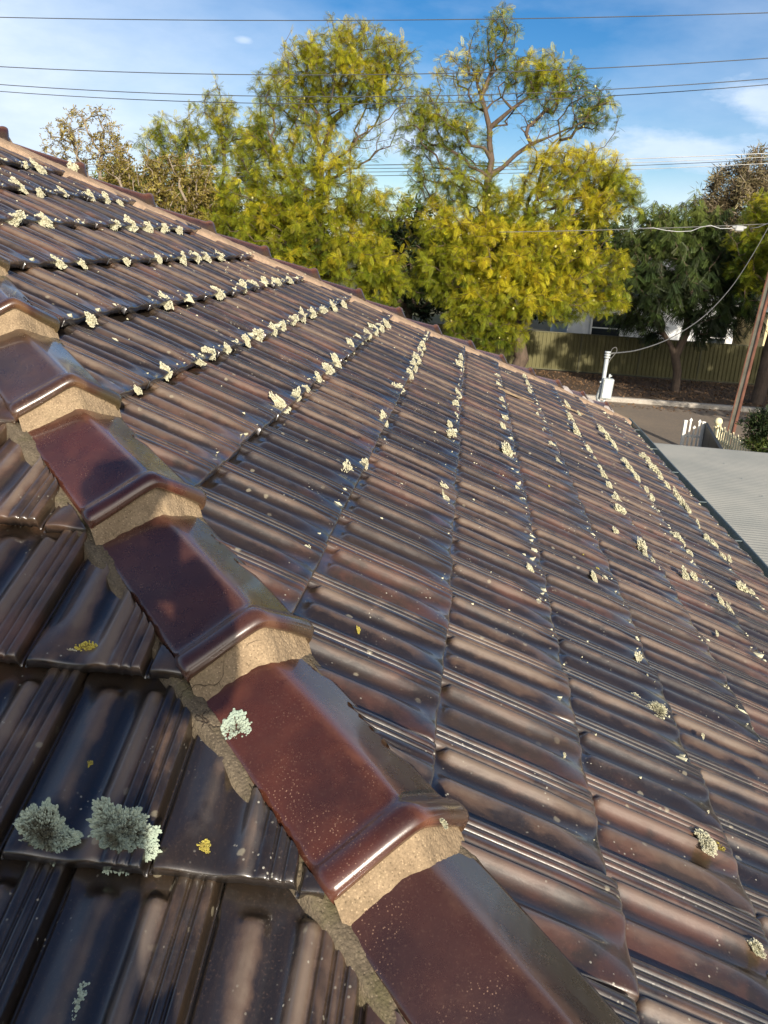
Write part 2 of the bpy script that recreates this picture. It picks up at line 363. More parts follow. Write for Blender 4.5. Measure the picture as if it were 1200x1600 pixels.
def slope_tiles(name, O, D, U, Nn, wid, rows, phase, span, inside, seed, label=None):
    """rows: course numbers; phase(k) -> u offset of a tile start; span(k) -> (umin, umax)"""
    r = np.random.default_rng(seed)
    def grid(SSx):
        nu, ns = len(SU), len(SSx)
        uu, ss = np.meshgrid(SU, SSx)                       # ns x nu
        a = sm(ss, .045+.03*np.abs(uu-.22), .115+.02*np.abs(uu-.22))
        a = np.where(uu > .40, sm(ss, .05+.4*(uu-.58)**2, .10+.5*(uu-.58)**2), a)
        rib = (uu > .69) | (uu < .02)
        e = sm(ss, .66, .985)
        prof = SH[None, :]*(1-e)+SE[None, :]*e
        flat = 3.6
        h = np.where(rib, prof, flat+(prof-flat)*a)
        h = np.where(h > 0, h*1.15, h)
        h = h+np.interp(ss, [0, .94, .97, .99, 1.0, 1.003], [0, 0, -.3, -1.4, -3.4, -5.5])
        h[-3, :] = h[-4, :]-2.6; h[-2, :] = SE-25.; h[-1, :] = SE-26.
        h[-2:, :] = np.maximum(h[-2:, :], -18)
        base = 31.*np.clip(ss, -.12, 1)
        sy = np.minimum(ss, 1.0+.0035)*G
        idx = np.arange(ns*nu).reshape(ns, nu)
        q = np.stack([idx[:-1, :-1], idx[1:, :-1], idx[1:, 1:], idx[:-1, 1:]], -1).reshape(-1, 4)
        return uu, ss, h, (h+base)*.001, sy, q
    coarse, dense = grid(SS), grid(SSD)
    Vs, Fs, T1, T2 = [], [], [], []; n0 = 0
    for k in rows:
        u0, u1 = span(k); ph = phase(k)
        j0 = int(math.floor((u0-ph)/wid)); j1 = int(math.ceil((u1-ph)/wid))
        for j in range(j0, j1):
            us = ph+j*wid; R1, R2, R3 = r.random(3)
            sk = r.normal(0, .005); dz = r.normal(0, .0017); roll = r.normal(0, .016); ds = r.normal(0, .004)
            lift = r.normal(0, .0012)
            for uu, ss, h, hh, sy, q in (coarse, dense):
                x = us+uu*wid*.997+sk*(ss-.5)
                s_ = (k-1)*G+sy+ds
                z = hh+dz+roll*(uu-.5)*wid*.5+lift*ss+.004*math.sin(k*1.7+us*.9)
                P = O+s_[..., None]*D+x[..., None]*U+z[..., None]*Nn
                P = P.reshape(-1, 3)
                off = inside(P)                             # list of signed distances, >= 0 kept
                bad = np.zeros(len(P), bool)
                for d, c in off:
                    bad |= d < 0
                if bad.all() or not bad.any(): break
            if bad.all(): continue
            keepf = ~bad[q].all(1)
            for d, c in off:
                w = d < 0
                P[w] += (-d[w])[:, None]*c
            f = q[keepf]
            Vs.append(P); Fs.append(f+n0); n0 += len(P)
            T1.append(np.stack([uu.ravel(), ss.ravel(), np.full(uu.size, R3)], -1))
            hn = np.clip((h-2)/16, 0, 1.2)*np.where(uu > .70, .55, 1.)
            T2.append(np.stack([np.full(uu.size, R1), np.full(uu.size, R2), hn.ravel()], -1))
    V = np.concatenate(Vs); F = np.concatenate(Fs)
    used = np.zeros(len(V), bool); used[F.ravel()] = True
    rm = np.cumsum(used)-1
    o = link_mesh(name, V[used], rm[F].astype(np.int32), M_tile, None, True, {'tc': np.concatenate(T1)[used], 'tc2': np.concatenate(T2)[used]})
    keep(o, house)
    if label: o['label'] = label
    return o
r2 = math.sqrt(2)
OA = np.array([X0, 0, -X0*TT]); DA = np.array([cP, 0, -sP]); UA = np.array([0, 1., 0]); NA = np.array([sP, 0, cP])
cN = np.array([1., 1, 0])/r2; cF = np.array([1., -1, 0])/r2
def insA(P): return [((P[:, 0]+P[:, 1])/r2-.094, cN), ((WID+P[:, 0]-P[:, 1])/r2-.135, cF)]
WA = .241
phA = lambda k: (-.970 if k % 2 else -.852)-.715*WA
def spA(k):
    x = X0+k*GX; return (-x-.4, WID+x+.4)
slope_tiles('roof_slope', OA, DA, UA, NA, WA, range(-2, 16), phA, spA, insA, 3, 'large slope of brown glazed tiles running down to the grey gutter')
YB0 = -1.7285+9*GX+.0             # course 9 of slope B ends at y=-1.7285
OB = np.array([0, YB0, YB0*TT]); DB = np.array([0, -cP, -sP]); UB = np.array([1., 0, 0]); NB = np.array([0, -sP, cP])
def insB(P): return [(-(P[:, 0]+P[:, 1])/r2-.142, -cN)]
WB = .2275
phB = lambda k: 1.295+(0 if k % 2 else WB/2)-.02
slope_tiles('roof_slope', OB, DB, UB, NB, WB, range(-2, 15), phB, lambda k: (-1.9, -(YB0-k*GX)+.5), insB, 5, 'slope of brown tiles under the photographer in the lower left')
# gutters, fascia, walls, the two slopes nobody sees from here
M_gut = simple('gutter_paint', (.15, .185, .185), .42, .15, 5, .05)
M_wall = simple('cream_render', (.55, .49, .38), .85, .12, 3, .3)
M_tilef = simple('glazed_tile_plain', (.06, .028, .023), .3, .5, 12, .3)
def gutter(x, y0, y1):
    prof = [(-.035, -.02), (-.035, -.115), (.0, -.125), (.075, -.125), (.098, -.11), (.104, -.03), (.110, .0), (.118, .004), (.124, -.004), (.121, -.014), (.112, -.012),
            (.109, -.115), (.08, -.134), (-.004, -.134), (-.044, -.12), (-.044, -.02)]
    V = []; F = []; n = len(prof); ys = np.linspace(y0, y1, 40)
    for y in ys:
        w = .003*math.sin(y*2.3)
        for a, b in prof: V.append((x+a+w, y, -EAVE*TT-.012+b+.002*math.sin(y*3.1)))
    for i in range(len(ys)-1):
        for k in range(n): F.append((i*n+k, (i+1)*n+k, (i+1)*n+(k+1) % n, i*n+(k+1) % n))
    return V, F
V, F = gutter(EAVE+.022, -EAVE-.1, WID+EAVE+.12)
gut = keep(link_mesh('gutter', V, F, M_gut, None, True), house)
yy = -EAVE
while yy < WID+EAVE:
    mb = MB(); mb.box((EAVE+.07, yy, -EAVE*TT-.016), (.125, .014, .004)); g = keep(mb.build('gutter_strap', M_gut), house)
    g.parent = gut; g.matrix_parent_inverse = Matrix.Identity(4); yy += .92
mb = MB(); ez = -EAVE*TT
mb.box((EAVE-.05, WID/2, ez-.13), (.03, 2*EAVE+WID, .2)); mb.box((-1.5, -EAVE+.05, ez-.13), (2*EAVE+2.9, .03, .2))
mb.box((-1.5, WID+EAVE-.05, ez-.13), (2*EAVE+2.9, .03, .2))
keep(mb.build('fascia', M_gut), house)
mb = MB(); mb.box((-1.9, WID/2, (GZ+ez-.2)/2), (2*EAVE+3.2, 2*EAVE+WID-1.0, ez-.2-GZ)); keep(mb.build('wall', M_wall), house)
mb = MB(); mb.box((-1.5, WID/2, ez-.235), (2*EAVE+2.95, 2*EAVE+WID-.12, .02)); keep(mb.build('soffit', M_wall), house)
ap = -WID/2; az_ = -ap*TT; Lf = -6.4
mb = MB()
mb.add([(ap, WID/2, az_-.03), (EAVE, WID+EAVE, ez-.03), (Lf, WID+EAVE, ez-.03), (Lf, WID/2, az_-.03)], [(0, 1, 2, 3)])
mb.add([(-1.95, -1.95*0-(-1.95), 0)], [])
keep(mb.build('roof_slope', M_tilef), house)
mb = MB()
mb.add([(-1.86, WID/2, az_), (-1.86, -EAVE, ez), (Lf, -EAVE, ez), (Lf, WID/2, az_)], [(0, 3, 2, 1)])
keep(mb.build('roof_slope', M_tilef), house)
# ------------------------------------------------------------------ hip and ridge caps
class Hip:
    def __init__(s, P0, ax, c):
        s.P0 = np.array(P0, float); ax = np.array(ax, float); s.L = np.linalg.norm(ax); s.ax = ax/s.L; s.c = np.array(c, float)
        n = np.cross(s.c, s.ax); s.n = n if n[2] > 0 else -n
    def P(s, t, o, h): 
        t, o, h = np.broadcast_arrays(np.asarray(t, float), o, h)
        return s.P0+(t*s.L)[..., None]*s.ax+o[..., None]*s.c+h[..., None]*s.n
hipN = Hip((0, -.0068, 0), (1, -1, -TT), cN); hipF = Hip((0, WID, .012), (1, 1, -TT), cF)
ridge = Hip((ap, WID/2, az_), (-1, 0, 0), (0, -1, 0))
OO = np.array([-1, -.985, -.93, -.85, -.74, -.62, -.5, -.38, -.28, -.2, -.13, -.07, 0, .07, .13, .2, .28, .38, .5, .62, .74, .85, .93, .985, 1])
def gab(o, r=.085):
    a = np.sqrt(o*o+r*r)-r; return 1-a/(math.sqrt(1+r*r)-r)
def cap_mesh(hip, t0, dt, w, seed, sc=1.0, cols=(1, 1, 1), mort=None, name='ridge_cap', asym=0.):
    r = np.random.default_rng(seed); Lc = dt*hip.L
    s = np.array([-.05, 0, .02, .08, .16, .25, .34, Lc-.085, Lc-.070, Lc-.060, Lc-.052, Lc-.044, Lc-.034, Lc-.022, Lc-.012, Lc-.004, Lc, Lc+.001, Lc-.006, Lc-.035])
    bmp = np.array([0, 0, 0, 0, 0, 0, 0, 0, .0005, .002, .007, .0125, .0165, .0175, .0160, .0120, .005, -.005, -.011, -.014])
    f = s/Lc
    ss, oo = np.meshgrid(s, OO, indexing='ij'); ff = f[:, None]; bb = bmp[:, None]*sc
    top = (.030+.056*ff)*sc; edge = (-.028+.034*ff)*sc
    gg = gab(oo)
    if asym: edge = edge+.014*np.where(oo > 0, 1, 0)
    hh = edge+(top-edge)*gg+bb*(1-.15*np.abs(oo))
    ww = (w*(.985+.05*ff))+bb*.55
    o_ = oo*ww
    # rolled thickness at the long edges
    hh = hh-np.where(np.abs(oo) > .99, .007, 0)-np.where(np.abs(oo) == 1, .006, 0)
    o_ = np.where(np.abs(oo) == 1, o_*.985, o_)-asym*(oo**2)*.0-asym*np.where(oo < 0, -oo, 0)
    jt = r.normal(0, .002, 3)
    wob = .0012*np.sin(ss*19+seed)+.0009*np.sin(oo*7+ss*31+seed)
    P = hip.P(t0+ss/hip.L, o_+jt[0]+jt[1]*3*(ss-.2), hh+wob+jt[2])
    ns, nu = ss.shape; idx = np.arange(ns*nu).reshape(ns, nu)
    q = np.stack([idx[:-1, :-1], idx[1:, :-1], idx[1:, 1:], idx[:-1, 1:]], -1).reshape(-1, 4)
    tc = np.stack([oo.ravel(), ss.ravel()/.3, np.full(ss.size, r.random())], -1)
    t2 = np.stack([np.full(ss.size, r.random()), np.full(ss.size, r.random()), np.full(ss.size, .25)+(bmp[:, None]*12+0*oo).ravel()], -1)
    o = keep(link_mesh(name, P.reshape(-1, 3), q.astype(np.int32), M_cap, None, True, {'tc': tc, 'tc2': t2}), house)
    o.color = (*cols, 1)
    # mortar pointing between this cap's collar and the next cap down
    nm = 60; of = np.linspace(-1, 1, nm); sm_ = np.linspace(0, 1, 12)
    S, O_ = np.meshgrid(sm_, of, indexing='ij')
    hO = (edge[-1].mean()+(top[-1]-edge[-1].mean())*gab(O_))-.006+.004*sc; hI = (-.028+.060*gab(O_))*sc-.010
    rag = vnoise(np.stack([O_.ravel()*4, S.ravel()*0+seed, S.ravel()*0], -1), seed).reshape(S.shape)
    h = hO*(1-S)+hI*S+.004*np.sin(S*math.pi)
    s_m = Lc-.014+(.066+.012*rag)*S**1.15*sc
    h = h+(.007+.003*rag)*np.clip(1-S*1.2, 0, 1)*0
    w_m = w*(1.0+.02*(1-S))
    P0 = np.stack([S.ravel()*.05, O_.ravel()*.12, S.ravel()*0+seed], -1)*40
    nn = vnoise(P0, seed+5).reshape(S.shape)*.0022+vnoise(P0*4, seed+9).reshape(S.shape)*.0012
    P = hip.P(t0+(s_m+nn)/hip.L, O_*w_m-asym*np.where(O_ < 0, -O_, 0), h+nn*.6)
    # close at the back
    back = hip.P(t0+(Lc-.05)/hip.L+0*of, of*w*.98, (edge[-1].mean()+(top[-1]-edge[-1].mean())*gab(of))-.012)
    bot = hip.P(t0+(Lc+.0)/hip.L+0*of, of*w*.98, of*0-.05)
    A = np.concatenate([back[None], P, bot[None]], 0); ns, nu = A.shape[:2]; idx = np.arange(ns*nu).reshape(ns, nu)
    q = np.stack([idx[:-1, :-1], idx[1:, :-1], idx[1:, 1:], idx[:-1, 1:]], -1).reshape(-1, 4)
    mj = keep(link_mesh('mortar_joint', A.reshape(-1, 3), q.astype(np.int32), mort or M_mort, None, True), house)
    mj.parent = o; mj.matrix_parent_inverse = Matrix.Identity(4)
    return o
SN, T0N = .31223, .40636
cc = {3: (.9, .9, 1.0), 4: (1.25, .85, .8), 5: (.62, .75, 1.0), 2: (1.2, .8, .75)}
for k in range(-6, 9):
    t0 = T0N+(k-1)*SN                # the cap whose collar is joint k
    c = cc.get(k, tuple(rng.uniform(.75, 1.25, 3)))
    cap_mesh(hipN, t0, SN, .118, 100+k, 1., c, asym=.014)
SF, T0F = .31894, -1.14013
for k in range(-1, 15):
    t0 = T0F+(k-1)*SF
    cap_mesh(hipF, t0, SF, .092, 200+k, 1.0, tuple(rng.uniform(.8, 1.4)*np.array([1, 1, 1.])), M_mortf)
for k in range(-1, 9): cap_mesh(ridge, .1+k*.45, .45, .12, 300+k, 1., (1, 1, 1), M_mortf)
# bedding mortar along the hips
def bed(hip, side, t0, t1, o_in, h_in, o_out, mat, seed, rag=.02, label=None, sag=.0):
    n = int((t1-t0)*hip.L/.012); m_ = 12
    T_, Q = np.meshgrid(np.linspace(t0, t1, n), np.linspace(0, 1, m_), indexing='ij')
    P0 = np.stack([T_.ravel()*3, Q.ravel()*.4, T_.ravel()*0], -1)
    big = vnoise(P0*np.array([1.5, 0, 0]), seed).reshape(T_.shape); big2 = vnoise(P0*np.array([7., 0, 0]), seed+3).reshape(T_.shape)
    oo = o_in+(o_out-o_in+rag*(big*.8+big2*.5))*Q
    hpl = -np.abs(oo)*TT/r2/math.sqrt((1+TT*TT/2))*1.0    # roof planes either side, in hip frame
    h = h_in*(1-Q)**1.0+(hpl+.026)*Q+sag*np.sin(Q*math.pi)
    h = np.where(Q > .93, hpl-.01, h)
    fine = vnoise(np.stack([T_.ravel()*60, Q.ravel()*8, T_.ravel()*0], -1), seed+7).reshape(T_.shape)*.0022+vnoise(np.stack([T_.ravel()*200, Q.ravel()*30, T_.ravel()*0], -1), seed+8).reshape(T_.shape)*.0022
    P = hip.P(T_, oo*side, h+fine+.004*big2)
    idx = np.arange(n*m_).reshape(n, m_)
    q = np.stack([idx[:-1, :-1], idx[1:, :-1], idx[1:, 1:], idx[:-1, 1:]], -1).reshape(-1, 4)
    o = keep(link_mesh('mortar_bed', P.reshape(-1, 3), q.astype(np.int32), mat, None, True), house)
    if label: o['label'] = label
    return o
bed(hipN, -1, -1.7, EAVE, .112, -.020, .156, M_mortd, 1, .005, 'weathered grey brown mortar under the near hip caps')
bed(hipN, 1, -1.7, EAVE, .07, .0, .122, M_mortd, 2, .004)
bed(hipF, 1, -1.7, EAVE, .070, .018, .18, M_mortf, 3, .02, 'sandy mortar along the far hip')
bed(hipF, -1, -1.7, EAVE, .095, -.004, .15, M_mortf, 4, .02)
bed(ridge, 1, 0, 4, .095, -.01, .16, M_mortf, 5, .02)
# ------------------------------------------------------------------ lichen
def lichen_mesh(name, w, h, n, seed, mat, up=.35, curl=.5, thick=.35):
    """rosette of small curled lobes lying in its local xy plane, growing outwards"""
    r = np.random.default_rng(seed); V = []; F = []; T = []
    # outline: lobed
    ph = r.uniform(0, 6.28, 5)
    k_ = 1. if n > 120 else 1.15
    def rad(a): return 1+(.10*math.sin(17*a+ph[4])+.07*math.sin(29*a+ph[0]) if n > 120 else 0)+k_*(.16*math.sin(2*a+ph[3])+.15*math.sin(3*a+ph[0])+.11*math.sin(5*a+ph[1])+.08*math.sin(9*a+ph[2]))
    # low domed body
    na, nr = 22, 6; base = len(V)
    for i in range(nr):
        q = (i+.02)/(nr-1)
        for k in range(na):
            a = 2*math.pi*k/na; R = rad(a)*q*.9
            V.append((R*math.cos(a)*w, R*math.sin(a)*h, max(w, h)*thick*(.45 if n > 120 else 1)*(1-q**2.2)*(.6+.8*r.random())-.001)); T.append((.25*q if n > 120 else .3+.4*r.random(), 0, 0))
    for i in range(nr-1):
        for k in range(na): F.append((i*na+k, i*na+(k+1) % na, (i+1)*na+(k+1) % na, (i+1)*na+k))
    sz = math.sqrt(w*h)
    for i in range(n):
        a = r.uniform(0, 6.283); q = math.sqrt(r.random()) if i > n*.4 else r.uniform(.82, 1.02)
        R = rad(a)*q; c = np.array([R*math.cos(a)*w, R*math.sin(a)*h, max(w, h)*thick*(1-min(q, 1)**2.2)])
        aa = a+r.normal(0, .5); d = np.array([math.cos(aa), math.sin(aa), 0]); sd = np.array([-math.sin(aa), math.cos(aa), 0])
        l = sz*r.uniform(.10, .22)*(1.0 if n > 120 else 1.15); wd = l*r.uniform(.45, .8)*(.5 if n > 1000 else 1); lift = r.uniform(.15, up+.3)+(.5*(1-min(q, 1)) if n > 1000 else 0)
        up_ = np.array([0, 0, 1.])
        p0 = c-d*l*.4; p1 = c+d*l*.3+up_*l*lift; p2 = c+d*l*.75+up_*l*(lift+curl*.3*r.random())
        b = len(V)
        tip = .55+.45*q+r.uniform(-.15, .15) if n < 1000 else .12+.85*q**1.8+r.uniform(-.2, .2)
        for p, ww, tt in ((p0, wd*.35, tip-.45), (p1, wd*.8, tip-.1), (p2, wd*.55, tip+.1)):
            V.append(tuple(p-sd*ww)); V.append(tuple(p+up_*l*.12)); V.append(tuple(p+sd*ww)); T += [(tt, 0, 0)]*3
        V.append(tuple(p2+d*l*.22+up_*l*.02)); T.append((tip+.2, 0, 0))
        F += [(b, b+1, b+4, b+3), (b+1, b+2, b+5, b+4), (b+3, b+4, b+7, b+6), (b+4, b+5, b+8, b+7), (b+6, b+7, b+9), (b+7, b+8, b+9)]
    me_o = link_mesh(name, V, F, mat, None, False, {'tc': T})
    return me_o
def on_slope(px, py, slope='A', h=.03):
    d = ray(px, py)
    if slope == 'A': t = (h/cP-CAM[2]-CAM[0]*TT)/(d[2]+d[0]*TT)
    else: t = (h/cP-CAM[2]+CAM[1]*TT)/(d[2]-d[1]*TT)
    return CAM+t*d
def frame_mat(x, y, z, loc, sc=(1, 1, 1)):
    m = Matrix.Identity(4)
    for i in range(3): m[i][0] = x[i]*sc[0]; m[i][1] = y[i]*sc[1]; m[i][2] = z[i]*sc[2]; m[i][3] = loc[i]
    return m
# big individual ones: px, py, slope, half width, half height, rotation, n, material, label
def big_lichen(P, Nrm, D, w, h, rot, n, seed, mat, label, thick=.25, group=None, name='lichen_patch'):
    o = lichen_mesh(name, w, h, n, seed, mat, thick=thick)
    Dp = D-Nrm*(D@Nrm); Dp /= np.linalg.norm(Dp); Up = np.cross(Nrm, Dp)
    c, s = math.cos(rot), math.sin(rot); x = c*Up+s*Dp; y = -s*Up+c*Dp
    o.matrix_world = frame_mat(x, y, Nrm, P)
    tag(o, label, 'lichen', group); return o
fB = (NB*.75-UB*0+DB*.65); fB /= np.linalg.norm(fB)
big_lichen(on_slope(75, 1303, 'B', .036), fB, DB, .044, .034, .1, 2600, 11, M_lichg, 'round grey green lichen rosette on the tile edge at the far left', .3)
big_lichen(on_slope(190, 1306, 'B', .040), fB, DB, .039, .047, -.25, 3600, 12, M_lichg, 'largest shaggy grey green lichen on the tile edge in the lower left', .28)
big_lichen(on_slope(226, 1327, 'B', .036), fB, DB, .020, .014, 0, 500, 19, M_lichg, 'small grey green lichen lobe beside the largest shaggy lichen', .3)
big_lichen(on_slope(108, 1564, 'B', .022), NB, DB, .016, .026, .3, 420, 13, M_lichg, 'thin pale green lichen at the bottom left on a smooth tile', .15)
capL = hipN.n*.86-hipN.c*.5; capL /= np.linalg.norm(capL); capR = hipN.n*.86+hipN.c*.5; capR /= np.linalg.norm(capR)
def on_plane(px, py, p, n):
    d = ray(px, py); return CAM+d*(((p-CAM)@n)/(d@n))
pl = hipN.P(1.5, -.06, .030); pr = hipN.P(1.5, .06, .030)
big_lichen(on_plane(371, 1141, pl-.012*capL, capL), capL, hipN.ax, .025, .028, .4, 520, 14, M_lichg, 'pale mint green lichen on the left edge of a red hip cap', .12)
big_lichen(on_plane(40, 611, hipN.P(.65, -.06, .03), capL), capL, hipN.ax, .045, .032, .9, 800, 15, M_lich, 'yellowish crusty lichen on a hip cap above its collar at the left margin', .12)
big_lichen(on_plane(512, 1322, pl+.002*capL, capL), capL, hipN.ax, .014, .013, 0, 120, 16, M_lichm, 'round mustard yellow lichen beside the nearest hip cap collar', .2)
big_lichen(on_plane(497, 1331, pl+.002*capL, capL), capL, hipN.ax, .006, .007, 0, 50, 17, M_lich, 'tiny cream lichen touching the mustard lichen', .2)
big_lichen(on_plane(664, 1246, hipN.P(1.62, .118, .0), capR), capR, hipN.ax, .014, .018, .5, 160, 18, M_lichg, 'bluish lichen tucked at the right end of the nearest collar', .3)
big_lichen(on_plane(693, 1286, hipN.P(1.65, .09, .048), capR), capR, hipN.ax, .007, .011, .2, 90, 20, M_lich, 'small cream lichen on top of the nearest collar', .2)
big_lichen(on_slope(160, 695+628, 'B', .03)*0+on_slope(320, 1322, 'B', .036), NB, DB, .009, .010, 0, 60, 21, M_lichm, 'ochre lichen spot on the ribbed strip of a lit tile', .12)
big_lichen(on_slope(139, 1193, 'B', .026), NB, DB, .007, .006, 0, 40, 22, M_lichm, 'small brown lichen disc on a shaded tile', .1)
big_lichen(on_slope(139, 1018, 'B', .034), fB, DB, .019, .018, 0, 200, 23, M_lichm, 'flat olive brown lichen on a tile corner at the left', .12)
big_lichen(on_slope(110, 1018, 'B', .036), fB, DB, .008, .006, 0, 60, 24, M_lich, 'tiny white lichen left of the olive brown patch', .2)
fA = (NA*.8+DA*.45+np.array([0, -.3, 0])); fA /= np.linalg.norm(fA)
big_lichen(on_slope(1027, 1112, 'A', .034), NA, DA, .040, .027, .5, 1100, 25, M_lich, 'big brown hearted cream lichen on a tile roll at the right', .3)
big_lichen(on_slope(993, 1090, 'A', .032), NA, DA, .026, .011, .4, 220, 26, M_lich, 'narrow lichen tail running up from the big cream lichen', .2)
big_lichen(on_slope(1103, 1318, 'A', .04), NA, DA, .031, .022, .2, 700, 27, M_lich, 'round cream lichen with a mustard edge near the lower right', .3)
big_lichen(on_slope(1122, 1322, 'A', .038), NA, DA, .012, .018, .2, 130, 28, M_lichm, 'mustard lichen touching the round cream lichen', .2)
big_lichen(on_slope(1182, 1482, 'A', .04), NA, DA, .017, .015, .2, 260, 29, M_lich, 'cream lichen tuft at the lower right margin', .35)
# many small ones on the butt edges and rolls of the main slope
protos = {}
for mk, mat in (('y', M_lich), ('m', M_lichm)):
    for i in range(5):
        o = lichen_mesh('lichen_patch', .02, .017, 110, 400+i, mat, up=.1, curl=.2, thick=.5); protos[(mk, i)] = o.data
        bpy.data.objects.remove(o)
LG = 'lichen tufts along the tile edges'
spots = []     # (px, py, size m)
hand = [(24,342,3.2),(69,346,3.0),(62,306-4,1.8),(28,290,2.4),(60,262,2.2),(40,258,1.2),(98,300,1.6),(91,411,2.4),(128,412,1.8),(180,352,2.2),(203,352,3),(231,356,2.4),(256,358,2),(280,360,1.8),
 (142,500,2.6),(258,471,3.2),(286,466,1.6),(340,458,2.8),(378,448,2.6),(392,444,2),(412,440,2),(432,440,2),(452,438,1.6),(305,401,2.4),(322,402,2),(343,401,2),(285,404,2.2),(248,405,1.8),(197,408,1.8),
 (115,270,3.4),(165,310,2),(140,306,2),(188,318,1.4),(215,610,1.8),(259,581,3.0),(310,565,2.2),(326,552,3.),(355,545,2),(403,524,3.),(385,532,2.2),(425,516,2.6),(441,510,2.4),(458,500,2.6),(472,494,2.4),(488,490,2.2),(505,485,2),(522,481,2),(538,478,2),
 (437,632,4.2),(463,618,3.),(478,607,1.8),(512,577,3),(526,567,3),(497,590,2),(548,540,2.4),(560,530,2.2),(574,523,2.4),(584,515,2.6),(594,512,2.2),(604,507,2),
 (543,739,4.2),(570,724,2.2),(600,655,2.8),(590,668,1.6),(620,608,3.2),(640,585,2.4),(646,572,2.6),(651,562,2.6),(656,550,2),(660,541,2),
 (695,765,2.8),(697,780,2),(706,682,3.2),(703,665,2),(712,632,2.2),(716,616,2),(718,572,2.4),(720,562,2.2),(693,832-60,1.2),(483,862,2.6),(687,885,1.6),
 (793,708,4.2),(786,668,2),(790,655,2),(784,628,2),(780,604,2),(778,590,1.8),(829,893,2.6),(842,944,2.4),(809,765,1.6),
 (840,650,1.6),(851,674,1.6),(864,698,2.2),(873,724,1.8),(877,727,1.4),(828,612,1.6),(824,600,1.6),(819,590,1.6),
 (887,635,2),(890,655,2.6),(900,676,2.8),(920,704,2.2),(930,718,1.4),(937,732,1.8),(943,746,2.6),(952,763,2.8),(963,782,3.4),(969,802,4),(1003,857,4),(1008,868,2.6),(1021,883,2.6),
 (905,648,1.4),(941,676,2.8),(951,690,3),(960,700,2.6),(975,722,2.2),(983,733,2.8),(995,748,2.6),(1010,766,2),(1018,778,2),(1058,842,3.2),(1065,848,2),(1077,866,2.4),(1070,900,3.4),(1084,902,2.4),
 (1005,715,2.8),(1012,720,2),(1022,735,3.2),(1030,744,2.4),(1042,760,2),(1057,776,3),(1066,790,3.4),(1075,798,2.4),(1090,820,2),(1104,842,2.4),(1115,853,2.6),(1140,875,2),(1130,871,1.8),
 (1126,940,2.2),(1141,957,2.6),(1160,923,4.),(1175,930,2.6),(953,940,1.2),(998,1030,3.),(1012,1062,1.6),(1120,990,1.2),(945,908,2.4),(928,903,2.4),(962,831,2.2),(1135,1080,1.6),(1153,1112,2.2),(1189,1170,2.4),(913,1275,2.2),(882,1180,1),(870,1060,1),(1098,1150,1.2)]
for x, y, s in hand:
    P = on_slope(x, y, 'A', .036); spots.append((P, 3.7*s/FPX*np.linalg.norm(P-CAM), 'y'))
for x, y, s in [(858,560+200,1.2),(880,762,2.),(908,815,1.6),(913,867,1.6),(935,893,2.2),(812,795,1.4),(640,905,1.4),(560,985,1)]: spots.append((on_slope(x, y, 'A', .03), s*.007, 'm'))
for k in range(2, 16):                              # fill along each course, denser towards the far hip and the gutter
    X = X0+k*GX; y = WID+X-.2
    while y > -X+.3 and len(spots) < 275:
        P = np.array([X-.004, y, 0]); f = (y+X)/(WID+2*X)
        pr_ = .25+.6*f if k < 10 else .22+.35*f
        if rng.random() < pr_ and f > .45:
            P[2] = -P[0]*TT+.030/cP; spots.append((P+rng.normal(0, .004, 3)*[1, 6, .3], float(rng.choice([.009, .011, .014, .018])), 'm' if rng.random() < .03 else 'y'))
        y -= rng.uniform(.10, .24)
tuft_list = []
for i, (P, s, mk) in enumerate(spots):
    o = bpy.data.objects.new('lichen_patch', protos[(mk, int(rng.integers(5)))]); COL.objects.link(o)
    a = rng.uniform(0, 6.28); c, q = math.cos(a), math.sin(a)
    x = np.cross(fA, DA); x /= np.linalg.norm(x); y = np.cross(fA, x)
    sc = s/.018
    an = rng.uniform(.75, 1.3)
    o.matrix_world = frame_mat(c*x+q*y, -q*x+c*y, fA, P, (sc*an, sc/an, sc*rng.uniform(.5, .85)))
    tuft_list.append((o, int(round((P[0]-X0)/GX)), P[1], s, mk))
ORD = 'zeroth first second third fourth fifth sixth seventh eighth ninth tenth eleventh twelfth thirteenth fourteenth fifteenth sixteenth seventeenth eighteenth nineteenth'.split()
TENS = {20: 'twenti', 30: 'thirti', 40: 'forti', 50: 'fifti'}
def ordw(n):
    if n < 20: return ORD[n]
    t = n//10*10; base = {20: 'twenty', 30: 'thirty', 40: 'forty', 50: 'fifty'}[t]
    return TENS[t]+'eth' if n % 10 == 0 else base+'-'+ORD[n % 10]
for k in sorted({t[1] for t in tuft_list}):
    row = sorted([t for t in tuft_list if t[1] == k], key=lambda t: -t[2])
    for j, (o, _, _, s, mk) in enumerate(row):
        size = 'tiny' if s < .010 else 'small' if s < .015 else 'medium' if s < .022 else 'large'
        tag(o, '%s %s lichen, %s from the far hip on the %s tile edge above the gutter' % (size, 'mustard' if mk == 'm' else 'cream', ordw(j+1), ordw(max(1, 16-k))), 'lichen', LG)
